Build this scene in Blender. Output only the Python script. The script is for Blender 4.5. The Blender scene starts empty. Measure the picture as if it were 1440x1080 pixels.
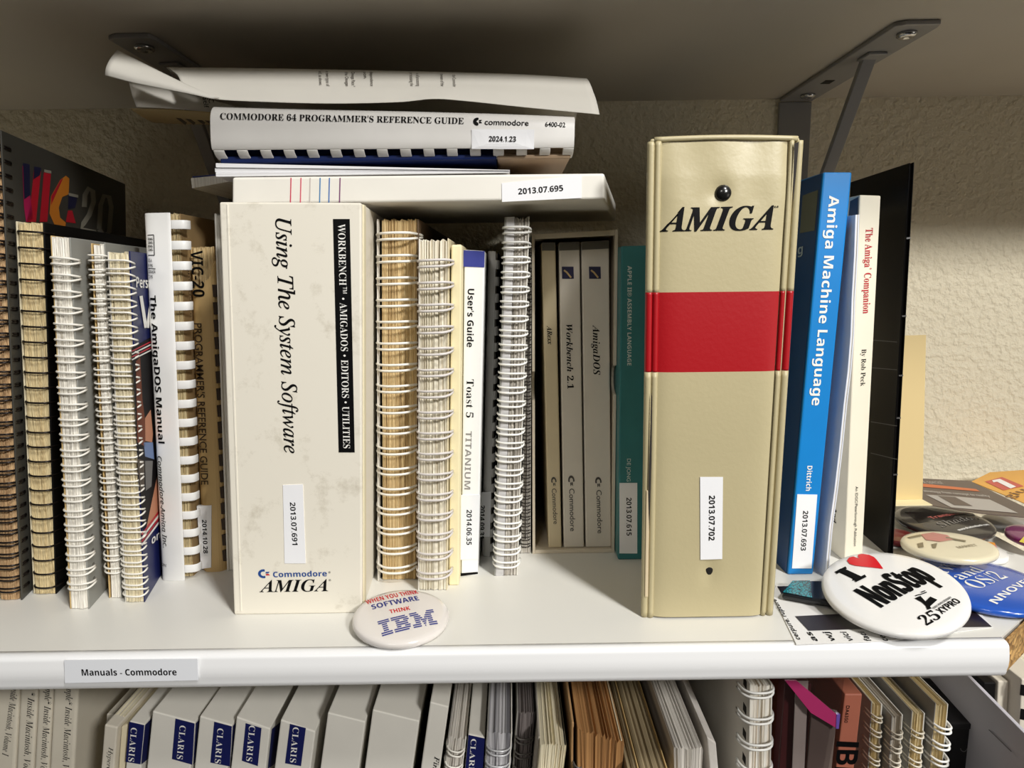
import bpy, bmesh, math, random
from mathutils import Vector, Matrix, noise
random.seed(7)
S = bpy.context.scene
COL = S.collection
W, H, F = 1440, 1080, 920.0

# ------------------------------------------------------------------ camera, world, lights, exposure
CAM_Z = 0.192
cam_data = bpy.data.cameras.new('camera'); cam_data.sensor_width = 36.0; cam_data.lens = 36.0 * F / W
cam_data.clip_start = 0.01
cam = bpy.data.objects.new('camera', cam_data); COL.objects.link(cam)
CAM_R = Matrix.Rotation(math.radians(90 - 9.26), 4, 'X') @ Matrix.Rotation(math.radians(-0.83), 4, 'Z')
CAM_M = Matrix.Translation((0, 0, CAM_Z)) @ CAM_R
cam.matrix_world = CAM_M
S.camera = cam
S.view_settings.view_transform = 'Standard'; S.view_settings.look = 'None'
S.view_settings.gamma = 1.0; S.view_settings.exposure = 0.0
S.view_settings.use_curve_mapping = False
S.cycles.max_bounces = 6; S.cycles.diffuse_bounces = 4; S.cycles.use_denoising = True

world = bpy.data.worlds.new('room_light'); S.world = world; world.use_nodes = True
world.node_tree.nodes['Background'].inputs[0].default_value = (1.0, 0.90, 0.78, 1)
world.node_tree.nodes['Background'].inputs[1].default_value = 0.018

def area_lamp(name, loc, target, size, power, color):
    l = bpy.data.lights.new(name, 'AREA'); l.shape = 'DISK'; l.size = size; l.energy = power; l.color = color
    o = bpy.data.objects.new(name, l); COL.objects.link(o); o.location = loc
    o.rotation_euler = (Vector(target) - Vector(loc)).to_track_quat('-Z', 'Y').to_euler()
    return o
area_lamp('overhead_light', (0.60, -0.42, 1.28), (0, 0.40, 0.1), 0.20, 14.0, (1.0, 0.985, 0.955))
area_lamp('overhead_light', (1.0, -1.08, 1.0), (0, 0.42, 0.1), 0.24, 28.0, (1.0, 0.985, 0.955))
area_lamp('overhead_light', (-0.40, -1.2, 1.0), (0.05, 0.42, 0.1), 0.35, 4.2, (1.0, 0.96, 0.90))  # weak fill added from the left front to lift the slipcase spines
area_lamp('low_fill_light', (1.75, -0.75, -0.25), (0.35, 0.5, 0.25), 0.9, 2.5, (1.0, 0.92, 0.82))  # broad soft fill added low on the right, brightens wall and shelf underside

# ------------------------------------------------------------------ pixel rays to points on real planes
def ray(x, y):
    d = CAM_R @ Vector(((x - 720) / F, -(y - 540) / F, -1.0))
    return d.xyz if len(d) == 4 else d
CO = Vector((0, 0, CAM_Z))
def atY(x, y, Y):
    d = ray(x, y); return CO + d * (Y / d.y)
def atZ(x, y, Z=0.0):
    d = ray(x, y); return CO + d * ((Z - CAM_Z) / d.z)
def on_plane(x, y, p, n):
    d = ray(x, y); return CO + d * ((p - CO).dot(n) / d.dot(n))
def to_px(p):
    c = CAM_M.inverted() @ p
    return 720 + F * c.x / -c.z, 540 - F * c.y / -c.z

# ------------------------------------------------------------------ materials
MATS = {}
def lin(c):
    def f(v):
        v /= 255.0
        return v / 12.92 if v <= .04045 else ((v + .055) / 1.055) ** 2.4
    return tuple(f(v) for v in c) + (1.0,)
def nt(name):
    m = bpy.data.materials.new(name); m.use_nodes = True
    t = m.node_tree; return m, t, t.nodes['Principled BSDF']
def plain(name, rgb, rough=.5, metal=0.0, var=0.0, scale=40.0, bump=0.0, bscale=300.0, coat=0.0, spec=None):
    if name in MATS: return MATS[name]
    m, t, b = nt(name); N, L = t.nodes, t.links
    b.inputs['Base Color'].default_value = lin(rgb); b.inputs['Roughness'].default_value = rough
    b.inputs['Metallic'].default_value = metal
    if coat: b.inputs['Coat Weight'].default_value = coat; b.inputs['Coat Roughness'].default_value = .08
    if spec is not None: b.inputs['Specular IOR Level'].default_value = spec
    tc = N.new('ShaderNodeTexCoord')
    if var:
        nz = N.new('ShaderNodeTexNoise'); nz.inputs['Scale'].default_value = scale; nz.inputs['Detail'].default_value = 6
        L.new(tc.outputs['Object'], nz.inputs['Vector'])
        r = N.new('ShaderNodeValToRGB'); c = lin(rgb)
        r.color_ramp.elements[0].position = .3; r.color_ramp.elements[1].position = .7
        r.color_ramp.elements[0].color = tuple(v * (1 - var) for v in c[:3]) + (1,)
        r.color_ramp.elements[1].color = tuple(min(1, v * (1 + var * .4)) for v in c[:3]) + (1,)
        L.new(nz.outputs['Fac'], r.inputs['Fac']); L.new(r.outputs['Color'], b.inputs['Base Color'])
    if bump:
        n2 = N.new('ShaderNodeTexNoise'); n2.inputs['Scale'].default_value = bscale; n2.inputs['Detail'].default_value = 4
        L.new(tc.outputs['Object'], n2.inputs['Vector'])
        bp = N.new('ShaderNodeBump'); bp.inputs['Strength'].default_value = bump; bp.inputs['Distance'].default_value = .001
        L.new(n2.outputs['Fac'], bp.inputs['Height']); L.new(bp.outputs['Normal'], b.inputs['Normal'])
    MATS[name] = m; return m
def paper_edges(name, light, dark, scale=1500.0, rough=.85, axis='X'):
    """edges of many sheets: fine lines across the thickness of the block"""
    if name in MATS: return MATS[name]
    m, t, b = nt(name); N, L = t.nodes, t.links
    tc = N.new('ShaderNodeTexCoord'); mp = N.new('ShaderNodeMapping')
    mp.inputs['Scale'].default_value = (scale, .8, .8) if axis == 'X' else (.8, .8, scale)
    nz = N.new('ShaderNodeTexNoise'); nz.inputs['Scale'].default_value = 1.0; nz.inputs['Detail'].default_value = 4; nz.inputs['Roughness'].default_value = .7
    r = N.new('ShaderNodeValToRGB')
    r.color_ramp.elements[0].position = .30; r.color_ramp.elements[0].color = lin(dark)
    r.color_ramp.elements[1].position = .55; r.color_ramp.elements[1].color = lin(light)
    L.new(tc.outputs['Object'], mp.inputs['Vector']); L.new(mp.outputs['Vector'], nz.inputs['Vector'])
    L.new(nz.outputs['Fac'], r.inputs['Fac']); L.new(r.outputs['Color'], b.inputs['Base Color'])
    b.inputs['Roughness'].default_value = rough; b.inputs['Specular IOR Level'].default_value = .2
    bp = N.new('ShaderNodeBump'); bp.inputs['Strength'].default_value = .5; bp.inputs['Distance'].default_value = .0006
    L.new(nz.outputs['Fac'], bp.inputs['Height']); L.new(bp.outputs['Normal'], b.inputs['Normal'])
    MATS[name] = m; return m

INK = plain('black_ink', (9, 9, 10), .6, spec=.12)
WHITE_INK = plain('white_ink', (238, 236, 230), .6)
STICKER = plain('white_sticker_paper', (240, 240, 242), .55)
WHITEWIRE = plain('white_coated_wire', (236, 232, 222), .35)
DARKWIRE = plain('dark_wire', (40, 34, 32), .3, .6)
WHITECARD = plain('white_card', (232, 228, 218), .6, var=.06, scale=30)
CREAMCARD = plain('cream_card', (226, 214, 182), .65, var=.08, scale=25)
GREYCARD = plain('grey_card', (150, 147, 140), .6, var=.08)
BLACKCARD = plain('black_card', (15, 14, 14), .5, spec=.2)
NAVY = plain('navy_print', (22, 28, 84), .4)

# ------------------------------------------------------------------ object helpers
def empty(name, loc, label, cat, group=None):
    o = bpy.data.objects.new(name, None); COL.objects.link(o); o.location = loc; o.empty_display_size = .01
    o['label'] = label; o['category'] = cat
    if group: o['group'] = group
    return o
def root_loc(p):
    while p.parent is not None: p = p.parent
    return Vector(p.location)
def part(name, parent, verts, faces, m, smooth=False, bevel=0.0, label=None, solid=0.0, seg=2):
    """one mesh object; verts are world points"""
    me = bpy.data.meshes.new(name)
    org = root_loc(parent) if parent is not None else Vector((0, 0, 0))
    me.from_pydata([tuple(Vector(v) - org) for v in verts], [], faces)
    bm = bmesh.new(); bm.from_mesh(me); bmesh.ops.recalc_face_normals(bm, faces=bm.faces[:]); bm.to_mesh(me); bm.free()
    if smooth:
        for p in me.polygons: p.use_smooth = True
    me.materials.append(m)
    o = bpy.data.objects.new(name, me); COL.objects.link(o)
    if parent is not None: o.parent = parent
    if solid:
        md = o.modifiers.new('thick', 'SOLIDIFY'); md.thickness = solid; md.offset = 0
    if bevel:
        md = o.modifiers.new('edge', 'BEVEL'); md.width = bevel; md.segments = seg; md.limit_method = 'ANGLE'
        md.angle_limit = math.radians(40)
    if label: o['label'] = label
    return o
BOXF = [(0, 1, 3, 2), (4, 6, 7, 5), (0, 4, 5, 1), (2, 3, 7, 6), (0, 2, 6, 4), (1, 5, 7, 3)]
def box_pts(x0, x1, y0, y1, z0, z1):
    return [Vector((x, y, z)) for x in (x0, x1) for y in (y0, y1) for z in (z0, z1)]
def box(name, parent, x0, x1, y0, y1, z0, z1, m, bevel=.0006, **k):
    return part(name, parent, box_pts(x0, x1, y0, y1, z0, z1), BOXF, m, bevel=bevel, **k)

class Geo:
    def __init__(s): s.v = []; s.f = []
    def add(s, v, f):
        n = len(s.v); s.v += [Vector(q) for q in v]; s.f += [tuple(i + n for i in q) for q in f]
    def box(s, *a): s.add(box_pts(*a), BOXF)
    def pts_box(s, p): s.add(p, BOXF)
    def tube(s, pts, r, n=6, closed=False):
        pts = [Vector(p) for p in pts]; base = len(s.v); k = len(pts)
        for i, p in enumerate(pts):
            t = (pts[min(i + 1, k - 1)] - pts[max(i - 1, 0)]).normalized()
            a = t.cross(Vector((0, 0, 1)))
            if a.length < .1: a = t.cross(Vector((1, 0, 0)))
            a.normalize(); b = t.cross(a)
            for j in range(n):
                w = 2 * math.pi * j / n
                s.v.append(p + a * (r * math.cos(w)) + b * (r * math.sin(w)))
        for i in range(k - 1):
            for j in range(n):
                s.f.append((base + i * n + j, base + i * n + (j + 1) % n, base + (i + 1) * n + (j + 1) % n, base + (i + 1) * n + j))
        s.f.append(tuple(base + j for j in range(n))); s.f.append(tuple(base + (k - 1) * n + j for j in range(n))[::-1])
    def make(s, name, parent, m, **k): return part(name, parent, s.v, s.f, m, **k)

# ------------------------------------------------------------------ lettering
def styled(s, st):
    if st == 'r': return s
    base = {'sb': 0x1D400, 'si': 0x1D434, 'sbi': 0x1D468, 'b': 0x1D5D4, 'bi': 0x1D63C, 'i': 0x1D608}[st]
    dig = {'sb': 0x1D7CE, 'si': 0x1D7CE, 'sbi': 0x1D7CE, 'b': 0x1D7EC, 'bi': 0x1D7EC, 'i': 0x1D7E2}[st]
    o = ''
    for c in s:
        if 'A' <= c <= 'Z': o += chr(base + ord(c) - 65)
        elif 'a' <= c <= 'z': o += '\u210e' if (st == 'si' and c == 'h') else chr(base + 26 + ord(c) - 97)
        elif '0' <= c <= '9': o += chr(dig + int(c))
        else: o += c
    return o
def flat_text(s, st, weight=0.0, spacing=1.0):
    weight = max(-.008, min(weight, 0.0 if st in ('b', 'sb', 'sbi', 'bi') else .010))
    cu = bpy.data.curves.new('lettering', 'FONT'); cu.body = styled(s, st); cu.size = 1.0
    cu.resolution_u = 3; cu.offset = weight; cu.space_character = spacing
    o = bpy.data.objects.new('lettering', cu); COL.objects.link(o)
    dg = bpy.context.evaluated_depsgraph_get(); dg.update()
    me = o.evaluated_get(dg).to_mesh()
    v = [(q.co.x, q.co.y) for q in me.vertices]; f = [tuple(p.vertices) for p in me.polygons]
    o.evaluated_get(dg).to_mesh_clear()
    bpy.data.objects.remove(o); bpy.data.curves.remove(cu)
    return v, f
CAPH = {}
def cap_height(st):
    if st not in CAPH:
        v, f = flat_text('H', st); CAPH[st] = max(q[1] for q in v) - min(q[1] for q in v)
    return CAPH[st]
class Plane:
    """a printed face of a thing: world point, right and up vectors, and a relief function for faces that are not flat"""
    def __init__(s, p, ex, ez, relief=None, eps=.00025):
        s.p = Vector(p); s.ex = Vector(ex).normalized(); s.ez = Vector(ez)
        s.ez = (s.ez - s.ex * s.ez.dot(s.ex)).normalized(); s.n = s.ex.cross(s.ez)   # n faces the reader
        s.relief = relief; s.eps = eps
    def uv(s, x, y):
        q = on_plane(x, y, s.p, s.n) - s.p; return Vector((q.dot(s.ex), q.dot(s.ez)))
    def pt(s, u, v, lift=0.0):
        h = s.relief(u, v) if s.relief else 0.0
        return s.p + s.ex * u + s.ez * v + s.n * (h + s.eps + lift)
def text(name, parent, pl, s, p0, p1, cap, m=INK, st='b', weight=0.0, lift=0.0, uv=False, spacing=1.0, slant=0.0, label=None):
    """lettering from baseline start p0 to baseline end p1 (picture points on the plane, or u,v); cap is the capital height, same unit"""
    a = Vector(p0) if uv else pl.uv(*p0); b = Vector(p1) if uv else pl.uv(*p1)
    r = b - a; ln = r.length; r = r / ln; up = Vector((-r.y, r.x))
    if not uv:
        d = (Vector(p1) - Vector(p0)); d = Vector((d.y, -d.x)).normalized() * cap
        cap = abs((pl.uv(p0[0] + d.x, p0[1] + d.y) - a).dot(up))
    v, f = flat_text(s, st, weight, spacing)
    x0 = min(q[0] for q in v); x1 = max(q[0] for q in v)
    kx = ln / (x1 - x0); ky = cap / cap_height(st)
    P = []
    for q in v:
        w = a + r * ((q[0] - x0) * kx + slant * q[1] * ky) + up * (q[1] * ky)
        P.append(pl.pt(w.x, w.y, lift))
    return part(name, parent, P, f, m, label=label)
def patch(name, parent, pl, pts, m, lift=0.0, uv=False, label=None, thick=0.0, sub=0):
    """a flat printed or stuck-on shape with its outline given on the plane"""
    Q = [Vector(q) if uv else pl.uv(*q) for q in pts]
    if sub:
        Q2 = []
        for i, q in enumerate(Q):
            for k in range(sub): Q2.append(q.lerp(Q[(i + 1) % len(Q)], k / sub))
        Q = Q2
    n = len(Q)
    if pl.relief and n > 2:      # fan about the middle so that it follows the relief
        c = sum(Q, Vector((0, 0))) / n; V = [pl.pt(c.x, c.y, lift)]; Fc = []
        rings = 4
        for k in range(1, rings + 1):
            for q in Q:
                w = c.lerp(q, k / rings); V.append(pl.pt(w.x, w.y, lift))
        for i in range(n):
            j = (i + 1) % n; Fc.append((0, 1 + i, 1 + j))
            for k in range(rings - 1):
                Fc.append((1 + k * n + i, 1 + (k + 1) * n + i, 1 + (k + 1) * n + j, 1 + k * n + j))
        return part(name, parent, V, Fc, m, label=label)
    V = [pl.pt(q.x, q.y, lift) for q in Q]
    if thick:
        V2 = [v - pl.n * (thick * .95 + pl.eps + lift) for v in V]
        Fc = [tuple(range(n)), tuple(range(2 * n - 1, n - 1, -1))] + [(i, (i + 1) % n, n + (i + 1) % n, n + i) for i in range(n)]
        return part(name, parent, V + V2, Fc, m, label=label)
    return part(name, parent, V, [tuple(range(n))], m, label=label)
def arc_poly(cx, cy, r0, r1, a0, a1, n=14):
    o = [(cx + r1 * math.cos(math.radians(a0 + (a1 - a0) * i / n)), cy + r1 * math.sin(math.radians(a0 + (a1 - a0) * i / n))) for i in range(n + 1)]
    return o + [(cx + r0 * math.cos(math.radians(a1 + (a0 - a1) * i / n)), cy + r0 * math.sin(math.radians(a1 + (a0 - a1) * i / n))) for i in range(n + 1)]
def maker_mark(parent, pl, p0, p1, h, m1=INK, m2=None, name='emblem'):
    """the computer maker's C emblem with its small flag; p0 to p1 is the baseline, h the height, picture units"""
    a = pl.uv(*p0); b = pl.uv(*p1); r = (b - a).normalized(); up = Vector((-r.y, r.x))
    d = Vector(p1) - Vector(p0); dd = Vector((d.y, -d.x)).normalized() * h
    hh = abs((pl.uv(p0[0] + dd.x, p0[1] + dd.y) - a).dot(up)); w = (b - a).length
    def Tm(q): return tuple(a + r * (q[0] * w) + up * (q[1] * hh))
    C = arc_poly(.42, .5, .26, .5, 60, 300); C = [(x if x < .56 else .56, y) for x, y in C]
    patch(name, parent, pl, [Tm(q) for q in C], m1, uv=True)
    patch(name + '_flag', parent, pl, [Tm(q) for q in ((.62, .53), (.62, .70), (1.0, .70), (.86, .53))], m1, uv=True)
    patch(name + '_flag', parent, pl, [Tm(q) for q in ((.62, .47), (.62, .30), (1.0, .30), (.86, .47))], m2 or m1, uv=True)

# ------------------------------------------------------------------ books
class Bk:
    """a standing book: its front face is the quad BL BR TL TR (x, z) in the plane y = Y; it runs back from there"""
    def __init__(s, name, label, cat, bl, br, tl, tr, Y=None, group=None, zb=0.0, zt=None, stand=True, sk=0.0, xmin=-9.0):
        if Y is None: Y = (atZ(bl[0], bl[1], zb).y + atZ(br[0], br[1], zb).y) / 2
        s.Y = Y; s.sk = sk; s.ymax = Y_W - .004 - Y
        BL, BR, TL, TR = [atY(q[0], q[1], Y) for q in (bl, br, tl, tr)]
        def ext(a, b, z): return b + (a - b) * ((z - b.z) / (a.z - b.z))
        if stand: BL, BR = ext(BL, TL, zb), ext(BR, TR, zb)
        if zb < -.1: BL.x = max(BL.x, xmin); BR = Vector((BL.x + (atY(br[0], br[1], Y).x - atY(bl[0], bl[1], Y).x), BL.y, zb))
        if zt is not None: TL, TR = ext(BL, TL, zt), ext(BR, TR, zt)
        s.c = BL, BR, TL, TR; s.zb = zb
        s.w = BR.x - BL.x; s.h = (TL.z + TR.z) / 2 - zb
        s.o = empty(name, ((BL.x + BR.x) / 2, Y, zb), label, cat, group)
        s.front = Plane(BL.lerp(TL, .5), (1, 0, 0), (0, 0, 1))
    def P(s, u, y, t):
        """u in metres from the spine's own near-left edge, y in metres behind the front, t 0..1 up"""
        BL, BR, TL, TR = s.c; k = u / s.w
        b = BL.lerp(BR, k); q = TL.lerp(TR, k); p = b.lerp(q, t)
        y = min(y, s.ymax); return Vector((p.x + s.sk * y, s.Y + y, p.z))
    def slab(s, name, u0, u1, y0, y1, m, t0=0.0, t1=1.0, bevel=.0005, **k):
        return part(name, s.o, [s.P(u, y, t) for u in (u0, u1) for y in (y0, y1) for t in (t0, t1)], BOXF, m, bevel=bevel, **k)
    def pages(s, u0, u1, y0, y1, m, t0=.002, t1=.995, n=26, jit=.0005, topj=.001, name='page_block', round_=0.0, flare=0.0):
        V = []; Fc = []; rows = 7; cols = n + 1
        ys = [y0 + random.uniform(-jit, jit) for _ in range(cols)]
        tj = [random.uniform(-topj, topj) / s.h for _ in range(cols)]
        for r in range(rows):
            f = r / (rows - 1)
            for c in range(cols):
                k = c / n; u = u0 + (u1 - u0) * k
                e = max(0, (abs(f - .5) * 2 - .82) / .18)
                u += (k - .5) * flare * e * 2
                y = ys[c] + round_ * (1 - (2 * k - 1) ** 2) * -1 + .0004 * math.sin(c * 3.1 + r)
                t = t0 + (t1 - t0) * f + (tj[c] if r == rows - 1 else 0)
                V.append(s.P(u, y, t))
        for r in range(rows - 1):
            for c in range(n):
                a = r * cols + c; Fc.append((a, a + 1, a + cols + 1, a + cols))
        b = len(V)
        for c in range(cols):
            u = u0 + (u1 - u0) * c / n; V.append(s.P(u, y1, t0)); V.append(s.P(u, y1, t1 + tj[c]))
        top = (rows - 1) * cols
        for c in range(n):
            Fc.append((top + c, top + c + 1, b + 2 * c + 3, b + 2 * c + 1))
            Fc.append((c, b + 2 * c, b + 2 * c + 2, c + 1))
            Fc.append((b + 2 * c, b + 2 * c + 1, b + 2 * c + 3, b + 2 * c + 2))
        Fc.append(tuple([r * cols for r in range(rows)] + [b + 1, b]))
        Fc.append(tuple([r * cols + n for r in range(rows)][::-1] + [b + 2 * n, b + 2 * n + 1]))
        return part(name, s.o, V, Fc, m)
    def wire(s, u0, u1, n, m, bulge=.004, back=.008, r=.0006, gap=.0022, t0=.05, t1=.95, slope=0.0, sq=2.6, jit=0.0, twin=True, name='wire_binding'):
        """twin-loop wire: each loop goes round the spine edge and back into a hole in either cover"""
        g = Geo()
        for i in range(n):
            tc = t0 + (t1 - t0) * i / (n - 1) + random.uniform(-jit, jit)
            for d in ((-1, 1) if twin else (0,)):
                pts = []
                for k in range(17):
                    a = math.pi * k / 16; cx, sy = math.cos(a), math.sin(a)
                    ex = math.copysign(abs(cx) ** (2 / sq), cx); ey = abs(sy) ** (2 / sq)
                    u = (u0 + u1) / 2 - ex * (u1 - u0) / 2
                    pts.append(s.P(u, back - ey * (back + bulge), tc) + Vector((0, 0, d * gap / 2 * (.35 + .65 * min(1, 3 * (1 - k / 16))) + slope * (k / 16 - .5))))
                g.tube(pts, r, 5)
        return g.make(name, s.o, m, smooth=True)
    def holes(s, u, n, t0=.05, t1=.95, y=.008, size=.0035, side=1, m=BLACKCARD):
        g = Geo()
        for i in range(n):
            t = t0 + (t1 - t0) * i / (n - 1); p = s.P(u, y, t)
            g.box(min(p.x, p.x + side * .0002), max(p.x, p.x + side * .0002), p.y - size / 2, p.y + size / 2, p.z - size / 2, p.z + size / 2)
        return g.make('punch_holes', s.o, m)
    def side(s, u, right=True):
        """the plane of a cover at u, for printing on it"""
        a = s.P(u, 0, 0); b = s.P(u, 0, 1); up = (b - a)
        return Plane(a.lerp(b, .5), (s.sk, 1, 0) if right else (-s.sk, -1, 0), up)
    def label(s, pts, string, p0, p1, cap, name='sticker', m=STICKER, st='b', weight=.0):
        k = patch(name, s.o, s.front, pts, m, thick=.0001, lift=.0001)
        t = text('number', k, s.front, string, p0, p1, cap, INK, st, weight, lift=.0002)
        return k

GU = 'manuals and books standing on the upper shelf'
GL = 'manuals and books standing on the lower shelf'
GP = 'items piled flat on top of the manuals'
GB = 'round badges at the end of the shelf'

# ------------------------------------------------------------------ the setting and the shelves
Y_F = 0.5 * (atZ(300, 921).y + atZ(1100, 909).y)
Y_W = atZ(1330, 671).y
Z_U = atY(760, 144, Y_W).z
TH = 0.0205
X_E = atZ(1421, 905).x
def stucco():
    m, t, b = nt('cream_orange_peel_wall'); N, L = t.nodes, t.links
    b.inputs['Base Color'].default_value = lin((234, 224, 198)); b.inputs['Roughness'].default_value = .8
    tc = N.new('ShaderNodeTexCoord')
    n1 = N.new('ShaderNodeTexNoise'); n1.inputs['Scale'].default_value = 340; n1.inputs['Detail'].default_value = 4
    n2 = N.new('ShaderNodeTexNoise'); n2.inputs['Scale'].default_value = 150; n2.inputs['Detail'].default_value = 3
    r = N.new('ShaderNodeValToRGB'); r.color_ramp.elements[0].position = .42; r.color_ramp.elements[1].position = .62
    ad = N.new('ShaderNodeMath'); ad.operation = 'ADD'
    L.new(tc.outputs['Object'], n1.inputs['Vector']); L.new(tc.outputs['Object'], n2.inputs['Vector'])
    L.new(n2.outputs['Fac'], r.inputs['Fac']); L.new(r.outputs['Color'], ad.inputs[0]); L.new(n1.outputs['Fac'], ad.inputs[1])
    bp = N.new('ShaderNodeBump'); bp.inputs['Strength'].default_value = .45; bp.inputs['Distance'].default_value = .0025
    L.new(ad.outputs[0], bp.inputs['Height']); L.new(bp.outputs['Normal'], b.inputs['Normal'])
    return m
wall = box('wall_back', None, -1.2, 1.4, Y_W, Y_W + .05, -.6, .9, stucco(), bevel=0); wall['kind'] = 'structure'

MELAMINE = plain('white_melamine', (226, 224, 217), .38, var=.03, scale=9, bump=.03, bscale=500)
TRIM = plain('white_shelf_edging', (238, 238, 238), .3)
def chip():
    m, t, b = nt('raw_chipboard'); N, L = t.nodes, t.links
    tc = N.new('ShaderNodeTexCoord'); v = N.new('ShaderNodeTexVoronoi'); v.inputs['Scale'].default_value = 260
    L.new(tc.outputs['Object'], v.inputs['Vector'])
    r = N.new('ShaderNodeValToRGB'); r.color_ramp.elements[0].color = lin((120, 82, 40)); r.color_ramp.elements[1].color = lin((206, 164, 100))
    L.new(v.outputs['Color'], r.inputs['Fac']); L.new(r.outputs['Color'], b.inputs['Base Color'])
    bp = N.new('ShaderNodeBump'); bp.inputs['Distance'].default_value = .002; L.new(v.outputs['Distance'], bp.inputs['Height']); L.new(bp.outputs['Normal'], b.inputs['Normal'])
    b.inputs['Roughness'].default_value = .9
    return m
CHIP = chip()
def edging(sh, x0, x1, z, yf):
    prof = [(yf + .006, z)]
    for k in range(9):      # rounded upper edge
        w_ = math.pi / 2 * k / 8; prof.append((yf + .0035 - .0035 * math.sin(w_) + .0 , z - .0002 - .0030 * (1 - math.cos(w_))))
    prof += [(yf - .0006, z - .0062), (yf - .0009, z - .0095), (yf - .0006, z - .0130)]
    for k in range(9):      # rounded lower edge
        w_ = math.pi / 2 * k / 8; prof.append((yf + .0040 - .0040 * math.cos(w_), z - .0150 - .0053 * math.sin(w_)))
    prof.append((yf + .006, z - TH))
    n = len(prof); V = [Vector((x, y, q)) for x in (x0, x1) for (y, q) in prof]
    Fc = [(i, i + 1, n + i + 1, n + i) for i in range(n - 1)] + [(n - 1, 0, n, 2 * n - 1)]
    o = part('edge_trim', sh, V, Fc, TRIM, smooth=True)
    part('edge_trim_end', sh, V[n:], [tuple(range(n))], TRIM)
    return o
# the shelf that carries the manuals; its far corner is cut off at an angle and shows raw chipboard
sh = empty('wall_shelf', (0.0, Y_F, 0), 'white shelf with the row of manuals and badges, sticker along its front edge', 'shelf', 'white wall shelves')
c1 = atZ(1437, 886)
Xc, Yc = X_E + (c1.x - X_E) * 6, Y_F + (c1.y - Y_F) * 6
poly = [(-1.0, Y_F + .006), (X_E - .0005, Y_F + .006), (Xc, Yc), (Xc, Y_W), (-1.0, Y_W)]
V = [Vector((x, y, z)) for z in (-TH, 0.0) for (x, y) in poly]; n = len(poly)
part('board', sh, V, [tuple(range(n)), tuple(range(n, 2 * n))] + [(i, (i + 1) % n, n + (i + 1) % n, n + i) for i in range(n)], MELAMINE)
edging(sh, -1.0, X_E, 0.0, Y_F)
dv = Vector((Xc - X_E, Yc - Y_F, 0)); nv = Vector((dv.y, -dv.x, 0)).normalized()
q0 = Vector((X_E, Y_F + .004, 0)); q1 = Vector((Xc, Yc, 0))
V = []
for q in (q0, q1):
    for off in (0.0, .0012):
        for z in (-TH + .0004, -.0006): V.append(q + nv * off + Vector((0, 0, z)))
part('raw_end', sh, V, BOXF, CHIP, label='brown raw chipboard end')
fp = Plane((0, Y_F - .0011, -.01), (1, 0, 0), (0, 0, 1))
k = patch('label_strip', sh, fp, [(91, 928), (278, 926), (279, 956), (92, 960)], plain('clear_label', (232, 234, 238), .35), thick=.0001, lift=.0002)
text('lettering', k, fp, 'Manuals - Commodore', (116.5, 949), (249.5, 948.5), 8.8, INK, 'b', 0, lift=.0004)

up = empty('wall_shelf', (0.0, Y_F, Z_U), 'white shelf overhead held up by two grey brackets', 'shelf', 'white wall shelves')
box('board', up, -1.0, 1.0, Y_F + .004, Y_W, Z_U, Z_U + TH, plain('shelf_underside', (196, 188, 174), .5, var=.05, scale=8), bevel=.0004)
edging(up, -1.0, 1.0, Z_U + TH, Y_F)
Z_L = -TH - (Z_U + .0) - .0
lo = empty('wall_shelf', (0.0, Y_F, Z_L), 'white bottom shelf that the lower row of books stands on', 'shelf', 'white wall shelves')
box('board', lo, -1.0, 1.0, Y_F + .004, Y_W, Z_L - TH, Z_L, MELAMINE, bevel=.0004)
edging(lo, -1.0, 1.0, Z_L, Y_F)

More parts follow.
